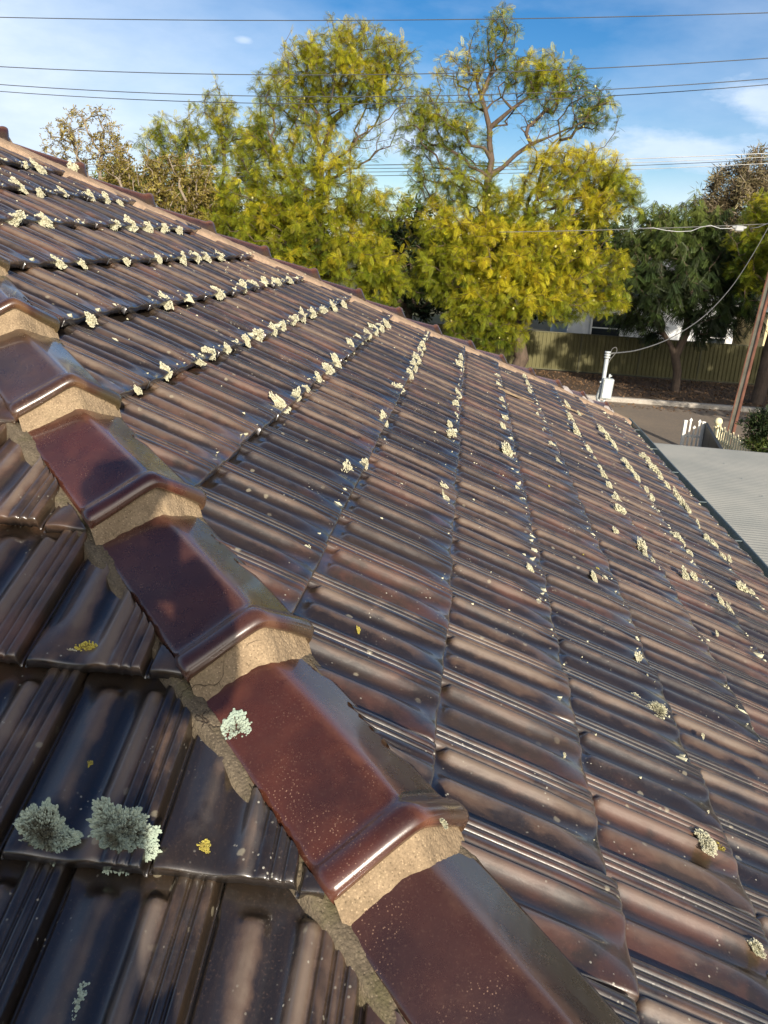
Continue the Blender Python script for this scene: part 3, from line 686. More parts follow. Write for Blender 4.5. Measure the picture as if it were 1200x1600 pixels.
# flecks nobody could count
V = []; F = []
for i in range(1500):
    k = int(rng.integers(2, 16)); X = X0+k*GX
    f = 1-rng.random()**1.2*.9; y = -X+.2+(WID+2*X-.3)*f
    if rng.random() < .55: X -= rng.uniform(0, G*.9)
    P = np.array([X, y, 0]); ul = ((y-phA(k))/WA) % 1; s = 1-(X0+k*GX-X)/GX
    h = .031*s+float(np.interp(ul, SU, SH))*.001+.001
    P[2] = -X*TT+h/cP
    r0 = .0035*rng.lognormal(0, .5); n = 6; b = len(V); st = rng.uniform(.6, 2.)
    V.append(P+NA*.0025)
    for q in range(n):
        a = 6.283*q/n; V.append(P+(DA*math.cos(a)*st+UA*math.sin(a))*r0*rng.uniform(.6, 1.3)-NA*.002)
    for q in range(n): F.append((b, b+1+q, b+1+(q+1) % n))
o = link_mesh('lichen_flecks', V, F, M_lich, None, False, {'tc': [(.8, 0, 0)]*len(V)}); tag(o, 'countless tiny pale lichen flecks scattered over the tiles', 'lichen', None, 'stuff')
# ------------------------------------------------------------------ ground, street
def ground_mat(name, c1, c2, c3, sc=.5, bump=.4, litter=0.):
    t = NT(name); P = t.N('NewGeometry').outputs['Position']
    n = t.noise(P, sc, 6, .6); g = t.noise(P, 14, 5, .7); g2 = t.noise(P, 70, 3, .6)
    c = t.mix(t.ramp(n, .35, .65), c1, c2); c = t.mix(t.math('MULTIPLY', t.ramp(g, .45, .7), .7), c, c3)
    c = t.mix(t.math('MULTIPLY', t.ramp(g2, .5, .75), .35), c, tuple(x*1.5 for x in c1))
    if litter: c = t.mix(t.math('MULTIPLY', t.ramp(t.voro(P, 9), .32, .18), litter), c, (.15, .085, .045))
    t.bsdf(c, .95, .2, 0., t.bump(t.math('ADD', g, g2), bump, .02)); return t.m
M_grass = ground_mat('ground_soil', (.10, .085, .045), (.06, .075, .025), (.13, .10, .06), .25)
M_verge = ground_mat('verge_litter', (.11, .075, .05), (.075, .055, .038), (.15, .10, .06), .8, .8, .8)
M_road = ground_mat('road_asphalt', (.23, .185, .14), (.18, .15, .12), (.27, .21, .145), .35, .25)
M_nver = ground_mat('dry_verge', (.21, .15, .09), (.15, .11, .07), (.25, .18, .11), .6, .5)
M_kerb = ground_mat('kerb_concrete', (.40, .37, .32), (.31, .28, .24), (.24, .2, .16), 1.5, .3)
def sheet(name, x0, x1, y0, y1, z, mat, nx=2, ny=2):
    xs = np.linspace(x0, x1, nx); ys = np.linspace(y0, y1, ny)
    V = [(x, y, z) for y in ys for x in xs]; F = [(j*nx+i, j*nx+i+1, (j+1)*nx+i+1, (j+1)*nx+i) for j in range(ny-1) for i in range(nx-1)]
    return tag(link_mesh(name, V, F, mat, None, False), kind='structure')
KY = 28.25
sheet('ground', -900, 900, -900, 900, GZ-.12, M_grass)
sheet('road', -200, 200, 19.2, KY, GZ-.10, M_road)
mb = MB(); mb.box((0, (12.5+18.95)/2, GZ-.03), (400, 6.45, .12)); o = mb.build('dry_verge', M_nver); tag(o, kind='structure')
mb = MB(); mb.box((0, (KY+.25+34.9)/2, GZ-.04), (400, 34.9-KY-.25, .12)); o = mb.build('litter_verge', M_verge); tag(o, kind='structure')
mb = MB(); mb.box((0, KY+.1, GZ-.02), (400, .3, .18), bev=.03); tag(mb.build('kerb', M_kerb), kind='structure')
mb = MB(); mb.box((0, 19.08, GZ-.02), (400, .28, .18), bev=.03); tag(mb.build('kerb', M_kerb), kind='structure')
# fallen leaves on the far verge and gutter of the road
def leaf_scatter(name, n, x0, x1, y0, y1, z, mat, label, size=.045, seed=1):
    r = np.random.default_rng(seed); V = []; F = []
    for i in range(n):
        c = np.array([r.uniform(x0, x1), y0+(y1-y0)*r.random()**.8, z]); a = r.uniform(0, 6.28); s = size*r.uniform(.5, 1.5)
        x = np.array([math.cos(a), math.sin(a), r.uniform(-.3, .6)])*s; y = np.array([-math.sin(a), math.cos(a), r.uniform(-.3, .6)])*s*.5
        b = len(V); V += [c-x, c-y+[0, 0, .004], c+x+[0, 0, s*.4], c+y+[0, 0, s*.2]]; F.append((b, b+1, b+2, b+3))
    o = link_mesh(name, V, F, mat, None, False); tag(o, label, 'leaves', None, 'stuff')
M_dead = simple('dead_leaf', (.17, .10, .05), .8, .4, 3)
leaf_scatter('fallen_leaves', 5000, 2, 16, KY+.3, 34.5, GZ+.025, M_dead, 'brown leaf litter lying under the far street trees', .05, 2)
leaf_scatter('fallen_leaves', 500, 2, 16, KY-1.3, KY-.1, GZ-.095, M_dead, 'brown fallen leaves along the far road edge', .05, 3)
# ------------------------------------------------------------------ olive sheet metal fence
M_fen = simple('fence_olive', (.105, .095, .033), .55, .2, 1.2, .05, spec=.35)
M_fend = simple('fence_post_olive', (.085, .08, .035), .55, .2, 1.2, .05)
def sheet_fence(x0, x1, y, z, H, label):
    f = empty('metal_fence', ((x0+x1)/2, y, z), label, 'fence'); n = int((x1-x0)/2.37); pw = (x1-x0)/n
    for i in range(n):
        xa = x0+i*pw; V = []; F = []
        prof = []; x = xa+.03
        while x < xa+pw-.04:
            for dx, dy in ((0, 0), (.085, 0), (.10, .032), (.155, .032), (.17, 0)): prof.append((min(x+dx, xa+pw-.03), y+dy))
            x += .17+.0
        for px_, py_ in prof: V += [(px_, py_, z+.05), (px_, py_, z+H)]
        for k in range(len(prof)-1): F.append((2*k, 2*k+2, 2*k+3, 2*k+1))
        m_ = len(V)
        V += [(a, b+.004, c) for a, b, c in V]
        for k in range(len(prof)-1): F.append((m_+2*k+1, m_+2*k+3, m_+2*k+2, m_+2*k))
        keep(link_mesh('fence_panel', V, F, M_fen, None, False), f)
        mb = MB(); mb.box((xa, y+.015, z+H/2+.01), (.06, .075, H+.04)); keep(mb.build('post', M_fend), f)
        for zz in (z+H, z+.07):
            mb = MB(); mb.box((xa+pw/2, y+.015, zz), (pw-.06, .06, .05)); keep(mb.build('rail', M_fend), f)
    return f
FZ = GZ+.02
sheet_fence(-6, 22, 34.7, FZ, 1.66, 'olive green sheet metal fence along the far side of the street')
# ------------------------------------------------------------------ houses beyond
M_white = simple('white_weatherboard', (.66, .68, .70), .7, .1, 2)
M_cream = simple('cream_wall', (.62, .52, .30), .8, .15, 2)
M_glass = NT('dark_window'); M_glass.bsdf((.02, .025, .03), .08, .6); M_glass = M_glass.m
M_iron = simple('grey_roof_iron', (.24, .25, .26), .5, .2, 1.5)
M_frame = simple('white_frame', (.7, .7, .68), .5, .08, 2)
def far_house(x0, x1, y, wall, label, wins, rz=3.0, roofm=M_iron, dep=8):
    h = empty('far_house', ((x0+x1)/2, y+dep/2, GZ), label, 'house')
    z1 = GZ+rz; mb = MB()
    nb = int(rz/.18)
    for i in range(nb):       # boards
        mb.box(((x0+x1)/2, y+dep/2, GZ+.09+i*.18), (x1-x0-.006*(i % 2), dep-.012*(i % 2), .18))
    keep(mb.build('wall', wall), h)
    mb = MB(); xm = (x0+x1)/2; e = .45
    ym = y+dep/2
    R = [(x0-e, y-e, z1), (x1+e, y-e, z1), (x1+e, y+dep+e, z1), (x0-e, y+dep+e, z1), (x0+2.5, ym, z1+1.7), (x1-2.5, ym, z1+1.7)]
    mb.add(R, [(0, 1, 5, 4), (1, 2, 5), (2, 3, 4, 5), (3, 0, 4), (3, 2, 1, 0)]); keep(mb.build('roof', roofm), h)
    for (a, b, c, d_) in wins:
        mb = MB(); w = b-a; hh = d_-c
        for bx, bz, sx, sz in ((a, (c+d_)/2, .09, hh+.18), (b, (c+d_)/2, .09, hh+.18)): mb.box((bx, y-.02, GZ+bz), (sx, .09, sz))
        for bz in (c, d_, (c+d_)/2): mb.box(((a+b)/2, y-.02, GZ+bz), (w-.09, .08, .09 if bz != (c+d_)/2 else .05))
        fr = keep(mb.build('window', M_frame), h)
        mb = MB(); mb.box(((a+b)/2, y-.012, GZ+(c+d_)/2), (w, .03, hh)); g = keep(mb.build('pane', M_glass), h); g.parent = fr; g.matrix_parent_inverse = Matrix.Identity(4)
    return h
far_house(6.5, 14.2, 38.6, M_white, 'white weatherboard house behind the olive fence and the dark tree', [(7.6, 9.0, 1.0, 2.4), (13, 13.9, .9, 2.3)], 3.3)
far_house(15.2, 24, 37.4, M_cream, 'cream house at the right edge behind the olive fence', [(16.6, 17.8, .8, 2.2)], 3.0)
# ------------------------------------------------------------------ grey carport roof next door
def carport():
    z = -2.36; x0, x1, y0, y1 = EAVE+.30, 13.5, -2.0, 9.55
    c = empty('carport', ((x0+x1)/2, (y0+y1)/2, GZ), 'neighbouring carport with pale grey corrugated steel roof beyond the gutter', 'carport')
    t = NT('corrugated_grey'); P = t.N('NewGeometry').outputs['Position']
    n = t.noise(P, 1.3, 5, .6); g = t.noise(P, 30, 4, .7)
    col = t.mix(t.ramp(n, .3, .7), (.215, .22, .21), (.175, .185, .18)); col = t.mix(t.math('MULTIPLY', t.ramp(g, .6, .8), .3), col, (.18, .17, .14))
    t.bsdf(col, .5, .4, 0., t.bump(g, .1, .004)); MG = t.m
    pitch = .076; ny = int((y1-y0)/pitch*8); ys = np.linspace(y0, y1, ny); nx = 14; xs = np.linspace(x0, x1, nx)
    Y, X = np.meshgrid(ys, xs, indexing='ij')
    Z = z+.012*np.sin(Y/pitch*2*math.pi)-.012*(X-x0)
    # edge curves down at the street side
    Z -= .10*np.clip((Y-(y1-.35))/.35, 0, 1)**2
    V = np.stack([X, Y, Z], -1).reshape(-1, 3); idx = np.arange(ny*nx).reshape(ny, nx)
    q = np.stack([idx[:-1, :-1], idx[:-1, 1:], idx[1:, 1:], idx[1:, :-1]], -1).reshape(-1, 4)
    sheet_ = keep(link_mesh('roof_sheet', V, q.astype(np.int32), MG, None, True), c)
    mb = MB()
    for xx in np.arange(x0+1.0, x1, 1.35):
        for yy in np.arange(y0+.3, y1-.3, pitch*3):
            pass
    for yy in (y1+.03,):
        mb.box(((x0+x1)/2, yy, z-.21), (x1-x0, .05, .16))
    keep(mb.build('fascia', M_gut), c)
    for xx, yy in ((x0+.4, y1-.3), (x0+.4, y0+.3), (x1-.4, y1-.3), (x1-.4, y0+.3)):
        mb = MB(); mb.box((xx, yy, (GZ+z-.12)/2), (.09, .09, z-.12-GZ)); keep(mb.build('post', M_gut), c)
    for xx in np.arange(x0+1.35, 7.5, 1.35):
        for yy in np.arange(y0+5, y1-.3, .76):
            mb = MB(); mb.lathe((xx, yy, z+.006-.012*(xx-x0)), [(.001, .010), (.007, .009), (.009, .004), (.013, .003), (.014, -.004)], 8); g_ = keep(mb.build('screw', M_gut, None, True), c)
            g_.parent = sheet_; g_.matrix_parent_inverse = Matrix.Identity(4)
carport()
# ------------------------------------------------------------------ picket gate, picket fence, dark panel fence
M_pick = simple('white_paint', (.74, .72, .66), .5, .1, 3)
M_pcream = simple('cream_paint', (.70, .63, .40), .6, .12, 3)
M_dark = simple('charcoal_panel', (.035, .037, .036), .5, .2, 2)
def picket(mb, P, H, w, dirv, t=.02):
    n = np.array([-dirv[1], dirv[0], 0]); z = P[2]; base = np.array([P[0], P[1], 0])
    M3 = np.stack([dirv, n, [0, 0, 1]], 1)
    mb.box(base+[0, 0, z+H/2], (w, t, H), M3, .004)
    tip = [(-w*.75, 0), (w*.75, 0), (w*.9, w*.5), (0, w*1.8), (-w*.9, w*.5)]
    poly = [base+dirv*a+np.array([0, 0, z+H+b])-n*t/2 for a, b in tip]; mb.prism(poly, (0, 0, 0), n*t)
def gate():
    Y = 14.5; A = at(1066, 690, Y); B = at(1093, 697, Y); top = at(1070, 658, Y)[2]
    zb = GZ+.1; g = empty('picket_gate', ((A[0]+B[0])/2, Y, zb), 'small white picket gate beyond the carport roof', 'gate')
    d = np.array([1., 0, 0]); H = top-zb; w = B[0]-A[0]
    for xx in (A[0], B[0]):
        mb = MB(); mb.box((xx, Y, zb+H/2), (.062, .062, H), None, .006); mb.box((xx, Y, zb+H+.01), (.075, .075, .025), None, .008); keep(mb.build('post', M_pick), g)
    for k, dh in ((.27, .02), (.52, -.13), (.76, .0)):
        mb = MB(); picket(mb, np.array([A[0]+w*k, Y-.02, zb+.12]), H-.12+dh, .035, d); keep(mb.build('picket', M_pick), g)
    for zz in (H-.30, .35):
        mb = MB(); mb.box((A[0]+w/2, Y+.014, zb+zz), (w-.064, .03, .05)); keep(mb.build('rail', M_pick), g)
    mb = MB(); mb.box((A[0]+w/2, Y+.05, zb+.45), (w-.07, .02, .75)); 
    return B, top
gB, gtop = gate()
def dark_panel():
    P0 = np.array([gB[0]+.05, 14.5, gtop-.02]); P1 = at(1150, 706, 10.6)
    zb = GZ+.05; f = empty('panel_fence', ((P0[0]+P1[0])/2, 12.5, zb), 'dark charcoal boundary fence running back from the white gate', 'fence')
    d = P1-P0; d[2] = 0; L = np.linalg.norm(d); d /= L; n = np.array([-d[1], d[0], 0]); M3 = np.stack([d, n, [0, 0, 1]], 1); k = max(2, int(L/.9))
    top = P0[2]
    for i in range(k):
        c = P0+d*L*(i+.5)/k; mb = MB(); mb.box((c[0], c[1], (zb+top)/2), (L/k-.008, .035, top-zb), M3, .004)
        keep(mb.build('panel', M_dark), f)
    mb = MB(); c = P0+d*L/2; mb.box((c[0], c[1], top+.012), (L, .06, .02), M3); keep(mb.build('cap_rail', M_dark), f)
dark_panel()
def picket_fence():
    P0 = at(1117, 690, 17.6); P1 = at(1215, 716, 14.2)
    zb = GZ+.03; f = empty('picket_fence', ((P0[0]+P1[0])/2, (P0[1]+P1[1])/2, zb), 'cream picket fence with a ball topped post between the gate and the bush', 'fence')
    d = P1-P0; d[2] = 0; L = np.linalg.norm(d); d /= L; top = at(1125, 672, 17.4)[2]; H = top-zb; ptop = at(1117, 668, 17.6)[2]
    mb = MB(); mb.box((P0[0], P0[1], (zb+ptop)/2), (.12, .12, ptop-zb), None, .01); mb.box((P0[0], P0[1], ptop+.015), (.16, .16, .03), None, .01)
    r = .095; mb.lathe((P0[0], P0[1], ptop+.03), [(.05, 0), (.035, .03)]+[(r*math.sin(a), .03+r*.95-r*math.cos(a)) for a in np.linspace(.35, math.pi-.01, 10)], 16)
    keep(mb.build('ball_post', M_pcream, None, True), f)
    i = 0; s = .17
    while s < L:
        c = P0+d*s; mb = MB(); picket(mb, np.array([c[0], c[1], zb+.05]), H-.05-.05*((i % 2)), .07, d); keep(mb.build('picket', M_pcream), f); s += .14; i += 1
    for zz in (H-.25, .3):
        c = P0+d*L/2; mb = MB(); n = np.array([-d[1], d[0], 0]); mb.box((c[0]+n[0]*.03, c[1]+n[1]*.03, zb+zz), (L, .035, .07), np.stack([d, n, [0, 0, 1]], 1)); keep(mb.build('rail', M_pcream), f)
picket_fence()
# ------------------------------------------------------------------ electricity pole (steel edges, concrete core)
M_rust = simple('rusty_steel', (.17, .075, .05), .6, .4, 3, .3); M_conc = simple('pole_concrete', (.15, .145, .115), .85, .25, 4, .3)
M_insul = simple('insulator', (.25, .12, .07), .25, .1, 5)
PB = np.array([8.70, 19.35, GZ]); LEAN = .062
def power_pole():
    p = empty('power_pole', PB, 'tall rusty steel and concrete power pole at the right edge beside the bush', 'power pole'); H = 11.5
    a = R_(-38); d = np.array([math.cos(a), math.sin(a), 0]); n = np.array([-d[1], d[0], 0])
    for sgn in (-1, 1):
        mb = MB(); w0, w1 = .06, .042
        for (o0, o1, t0, t1) in ((0, .018, .085, .085),):
            poly0 = [PB+d*sgn*(w0+0)+n*.075, PB+d*sgn*(w0+.02)+n*.075, PB+d*sgn*(w0+.02)-n*.075, PB+d*sgn*(w0)-n*.075]
            poly1 = [PB+d*sgn*(w1+0)+n*.06+[LEAN*H, 0, H], PB+d*sgn*(w1+.02)+n*.06+[LEAN*H, 0, H], PB+d*sgn*(w1+.02)-n*.06+[LEAN*H, 0, H], PB+d*sgn*(w1)-n*.06+[LEAN*H, 0, H]]
            mb.add(poly0+poly1, [(0, 1, 5, 4), (1, 2, 6, 5), (2, 3, 7, 6), (3, 0, 4, 7), (4, 5, 6, 7), (3, 2, 1, 0)])
        keep(mb.build('steel_edge', M_rust), p)
    mb = MB(); q = []
    for zz, w, v in ((0, .06, .045), (H-.05, .042, .035)):
        q += [PB+d*w+n*v+[LEAN*zz, 0, zz], PB-d*w+n*v+[LEAN*zz, 0, zz], PB-d*w-n*v+[LEAN*zz, 0, zz], PB+d*w-n*v+[LEAN*zz, 0, zz]]
    mb.add(q, [(0, 1, 5, 4), (1, 2, 6, 5), (2, 3, 7, 6), (3, 0, 4, 7), (4, 5, 6, 7), (3, 2, 1, 0)]); keep(mb.build('concrete_core', M_conc), p)
    for zz in (H-.35, H-1.5, H-2.4):
        mb = MB(); mb.box(PB+[LEAN*zz, -.12, zz], (.1, 1.9 if zz > 9 else 1.2, .1), None, .01); ca = keep(mb.build('crossarm', M_rust), p)
        for yy in (-.85, -.3, .3, .6):
            mb = MB(); mb.lathe(PB+[LEAN*zz, yy*(1 if zz > 9 else .6)-.12, zz+.05], [(.02, 0), (.02, .05), (.05, .06), (.055, .09), (.03, .10), (.05, .12), (.04, .16), (.001, .18)], 10)
            g = keep(mb.build('insulator', M_insul, None, True), p); g.parent = ca; g.matrix_parent_inverse = Matrix.Identity(4)
power_pole()
# ------------------------------------------------------------------ wires
M_wire = simple('wire_dark', (.05, .055, .06), .5, .1, 3); M_wireb = simple('wire_bright', (.30, .31, .31), .35, .1, 3, 0, .3); M_wireg = simple('cable_grey', (.12, .12, .115), .6, .2, 3)
def wire(pts, Y, rad, mat, label, cat='wire', xr=(-42, 46), group=None, dyx=0.):
    P = np.array([at(x, y, Y) for x, y in pts]); c = np.polyfit(P[:, 0], P[:, 2], 2)
    if c[0] < 0: c = np.append([.0006], np.polyfit(P[:, 0], P[:, 2]-.0006*P[:, 0]**2, 1))
    xs = np.linspace(xr[0], xr[1], 90); mb = MB()
    mb.tube([(x, Y+dyx*x, np.polyval(c, x)) for x in xs], rad, 6)
    o = mb.build('overhead_wire', mat, None, True); tag(o, label, cat, group); return o
wire([(0, 27), (600, 31.5), (1200, 20)], 20.2, .0105, M_wire, 'topmost overhead power line crossing the sky')
wire([(0, 104), (420, 117.5), (700, 114), (1200, 91)], 19.4, .0105, M_wire, 'second overhead power line from the top')
wire([(0, 132), (380, 150), (700, 149), (1200, 123)], 20.0, .0105, M_wire, 'third overhead power line from the top')
wire([(0, 143), (380, 160), (700, 161), (1200, 132)], 20.6, .0100, M_wire, 'fourth overhead line just under the third one')
for i, (a, b, c_, lb) in enumerate([(255, 262, 240, 'upper bright overhead cable passing behind the trees at mid height'), (259, 267, 246, 'second bright overhead cable behind the trees'),
                                   (264, 273, 250, 'third bright overhead cable behind the trees'), (271, 279, 256, 'lowest bright overhead cable behind the trees')]):
    wire([(140, a), (330, b), (700, (b+c_)/2+3), (1200, c_)], 33.6+i*.25, .017 if i == 0 else .013, M_wireb, lb)
wire([(600, 364), (850, 362), (1000, 357), (1200, 350)], 26.4, .014, M_wireg, 'thick bundled cable strung low in front of the dark tree', 'cable', xr=(2.5, 40))
P = [at(x, y, 26.38) for x, y in [(1000, 357), (1020, 356), (1040, 360), (1060, 362), (1080, 361), (1095, 355), (1110, 352), (1125, 357), (1145, 357), (1154, 357)]]
mb = MB(); mb.tube(P, .012, 8); o = mb.build('cable_loop', M_wireb, None, True); tag(o, 'pale loose cable looping under the thick bundled cable', 'cable')
c_ = at(1155, 357, 26.36); mb = MB(); mb.box(c_, (.27, .12, .17), None, .03)
mb.tube([c_+[-.13, 0, .03], c_+[-.22, 0, .04]], [.05, .025], 8); mb.tube([c_+[.13, 0, .03], c_+[.22, 0, .04]], [.05, .025], 8)
tag(mb.build('splice_box', simple('splice_grey', (.33, .34, .34), .6, .1, 4)), 'pale grey splice box hanging on the bundled cable', 'junction box')
P = [at(1172, 357, 26.3), at(1185, 355, 26.2), at(1200, 349, 26.0), at(1230, 343, 25.5)]
mb = MB(); mb.tube(P, .012, 8); tag(mb.build('cable_tail', M_wireb, None, True), 'short pale cable right of the splice box', 'cable')
# ------------------------------------------------------------------ service mast with meter box at the roof corner
M_galv = simple('galvanised_steel', (.44, .47, .46), .42, .12, 6, .05, .25)
def mast():
    Y = 7.35; b = at(938, 627, Y); t = at(950, 549, Y); f = at(934, 618, Y)
    m_ = empty('service_mast', b, 'pale galvanised service mast with a grey box at the far corner of the roof', 'service mast')
    mb = MB(); mb.tube([b+[.03, 0, -.55], b+[0.03, 0, -.06], b+[-.02, 0, -.01], f*[1, 1, 0]+[0, 0, b[2]+.05], t+(b-t)*.6, t], .024, 12)
    keep(mb.build('pipe', M_galv, None, True), m_)
    for k in range(3):
        mb = MB(); mb.lathe(t+[0, 0, -.012-.03*k], [(.001, .014), (.034, .012), (.037, 0), (.034, -.008), (.02, -.01)], 14); keep(mb.build('collar', M_galv, None, True), m_)
    c = at(948, 607, Y-.03); mb = MB(); M3 = np.array([[1, .0, 0.05], [0, 1, 0], [-.05, 0, 1]])
    mb.box(c, (.125, .10, .24), M3, .008); bx = keep(mb.build('meter_box', M_galv), m_)
    mb = MB(); mb.box(c+[.0, -.054, 0], (.105, .008, .215), M3, .004); g = keep(mb.build('box_door', M_galv), m_); g.parent = bx; g.matrix_parent_inverse = Matrix.Identity(4)
    mb = MB(); mb.tube([c+[.01, 0, .12], c+[.015, 0, .17]], .012, 8); mb.tube([c+[.012, 0, .145], c+[.04, 0, .15]], .008, 8); keep(mb.build('cable_gland', M_galv, None, True), m_)
    mb = MB(); mb.tube([c+[0, 0, -.12], c+[-.02, 0, -.17], b+[.01, 0, .0]], .014, 8); keep(mb.build('conduit', M_galv, None, True), m_)
    for k in (-.07, .07):
        mb = MB(); mb.box((c+b)/2*[1, 1, 0]+[-.02, .0, c[2]+k], (.09, .02, .02), None, .003); keep(mb.build('bracket', M_galv), m_)
    return t
mt = mast()
pts = [(957, 552), (1000, 546), (1050, 527), (1100, 494), (1140, 452), (1170, 408), (1200, 356), (1235, 290)]
Ys = np.interp([p[0] for p in pts], [957, 1200, 1235], [7.35, 18.0, 19.2])
P = [at(x, y, Yy) for (x, y), Yy in zip(pts, Ys)]
def smooth_pts(P, n=6):
    out = []; P = [np.array(p) for p in P]
    for i in range(len(P)-1):
        p0, p1, p2, p3 = P[max(i-1, 0)], P[i], P[i+1], P[min(i+2, len(P)-1)]
        for k in range(n):
            t = k/n; out.append(.5*((2*p1)+(-p0+p2)*t+(2*p0-5*p1+4*p2-p3)*t*t+(-p0+3*p1-3*p2+p3)*t**3))
    return out+[P[-1]]
mb = MB(); mb.tube(smooth_pts(P), .0085, 8); mb.tube(smooth_pts([P[0]+[-.02, 0, .0], P[0]+[-.01, 0, .05], P[0]+[.03, 0, .07], P[0]+[.045, 0, .03], P[0]+[.02, 0, -.02], P[0]+[-.03, 0, -.12], P[0]+[-.06, 0, -.4]]), .004, 6)
mb.tube([mt+[.0, 0, -.05], P[0]+[0, 0, -.0]], .008, 6)
tag(mb.build('service_cable', M_wireg, None, True), 'grey service cable rising from the mast to the power pole', 'cable')
# ------------------------------------------------------------------ trees
def leaf_mat(name, cols, trans=.3, rough=.55):
    """cols: dark, mid, bright; attribute tc.x = clump tint, tc.y = leaf random"""
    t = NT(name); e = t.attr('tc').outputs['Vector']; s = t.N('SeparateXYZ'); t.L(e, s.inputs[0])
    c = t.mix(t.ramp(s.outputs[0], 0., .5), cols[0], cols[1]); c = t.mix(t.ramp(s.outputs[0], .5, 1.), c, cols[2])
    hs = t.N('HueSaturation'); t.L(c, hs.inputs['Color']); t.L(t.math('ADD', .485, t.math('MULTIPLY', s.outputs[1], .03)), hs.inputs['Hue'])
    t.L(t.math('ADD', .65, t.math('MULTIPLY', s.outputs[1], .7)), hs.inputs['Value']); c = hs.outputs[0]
    b = t.N('BsdfPrincipled'); t.L(c, b.inputs['Base Color']); b.inputs['Roughness'].default_value = rough; b.inputs['Specular IOR Level'].default_value = .3
    tr = t.N('BsdfTranslucent'); t.L(c, tr.inputs['Color']); m = t.N('MixShader'); m.inputs[0].default_value = trans
    t.L(b.outputs[0], m.inputs[1]); t.L(tr.outputs[0], m.inputs[2]); t.L(m.outputs[0], t.out.inputs[0]); return t.m
def bark_mat(name, a, b):
    t = NT(name); P = t.N('NewGeometry').outputs['Position']; n = t.noise(t.vmul(P, (1, 1, .25)), 12, 6, .7); g = t.noise(P, 3, 3)
    c = t.mix(t.ramp(n, .35, .65), a, b); t.bsdf(t.mix(t.math('MULTIPLY', g, .5), c, tuple(x*.6 for x in a)), .9, .2, 0., t.bump(n, .8, .03)); return t.m
M_bark = bark_mat('bark_brown', (.13, .095, .07), (.075, .055, .042)); M_barkp = bark_mat('bark_pale', (.30, .25, .19), (.20, .16, .12))
M_ljac = leaf_mat('jacaranda_leaf', ((.060, .105, .014), (.24, .26, .016), (.56, .46, .025)), .34)
M_lgrn = leaf_mat('green_leaf', ((.018, .030, .010), (.045, .068, .016), (.13, .16, .03)), .15)
M_ldrk = leaf_mat('dark_leaf', ((.018, .030, .012), (.035, .052, .018), (.065, .085, .025)), .15)
M_lbrz = leaf_mat('bronze_leaf', ((.055, .050, .028), (.15, .115, .06), (.26, .23, .11)), .2)
M_ldry = leaf_mat('dry_leaf', ((.14, .12, .03), (.27, .21, .05), (.40, .33, .12)), .3)
M_pod = leaf_mat('seed_pod', ((.35, .33, .10), (.45, .42, .14), (.5, .46, .2)), .1)
def tmpl_frond(np_=8):
    V = []; F = []
    for i in range(np_):
        x = .12+.8*i/(np_-1); L = .27*math.sin(math.pi*(.22+.68*i/(np_-1)))+.03
        for s in (-1, 1):
            d = np.array([.55, s*.83, -.12]); w = np.array([.83, -s*.55, 0])*.024; b = len(V)
            z = -.28*x*x; p = np.array([x, 0, z])
            V += [p-w*.4, p+d*L*.5-w, p+d*L, p+d*L*.5+w]; F.append((b, b+1, b+2, b+3))
    b = len(V); V += [(0, -.006, 0), (.6, -.008, -.1), (.98, 0, -.27), (.6, .008, -.1)]; F.append((b, b+1, b+2, b+3))
    return np.array(V), np.array(F)
def tmpl_leaves(n, seed, ln=.42, w=.16):
    r = np.random.default_rng(seed); V = []; F = []
    for i in range(n):
        x = i/(n-.5)*.7; a = r.uniform(-1.2, 1.2)+(.6 if i % 2 else -.6); d = np.array([math.cos(a), math.sin(a), r.uniform(-.5, .4)]); s = np.cross(d, [r.normal(0, .4), r.normal(0, .4), 1]); s /= np.linalg.norm(s)
        p = np.array([x, 0, -.15*x]); b = len(V); V += [p, p+d*ln*.5-s*w*.5, p+d*ln, p+d*ln*.5+s*w*.5]; F.append((b, b+1, b+2, b+3))
    return np.array(V), np.array(F)
def tmpl_hang():
    V = []; F = []
    for i in range(10):
        x = .05+.09*i; z = 0
        for s in (-1, 1):
            p = np.array([x, 0, 0]); d = np.array([.55, s*.8, s*.2]); w = np.array([.8, -s*.55, 0])*.03; L = .17; b = len(V)
            V += [p, p+d*L*.5-w, p+d*L, p+d*L*.5+w]; F.append((b, b+1, b+2, b+3))
    return np.array(V), np.array(F)
TM = {'frond': tmpl_frond(), 'leaf': tmpl_leaves(7, 3), 'small': tmpl_leaves(9, 4, .30, .15), 'gum': tmpl_leaves(6, 5, .55, .09), 'hang': tmpl_hang()}
def foliage(name, C, D, size, tint, rnd, tm, mat, root, droop=0.):
    TV, TF = TM[tm]; M = len(C); r = np.random.default_rng(M)
    D = D+np.array([0, 0, -droop]); D /= np.linalg.norm(D, axis=1)[:, None]+1e-9
    up = r.normal(size=(M, 3))*.45+np.array([0, 0, 1.]); S = np.cross(up, D); S /= np.linalg.norm(S, axis=1)[:, None]+1e-9; U = np.cross(D, S)
    P = C[:, None]+size[:, None, None]*(TV[None, :, 0, None]*D[:, None]+TV[None, :, 1, None]*S[:, None]+TV[None, :, 2, None]*U[:, None])
    F = (TF[None]+(np.arange(M)*len(TV))[:, None, None]).reshape(-1, 4)
    T = np.repeat(np.stack([tint, rnd, rnd*0], -1), len(TV), 0)
    return keep(link_mesh(name, P.reshape(-1, 3), F.astype(np.int32), mat, None, False, {'tc': T}), root)
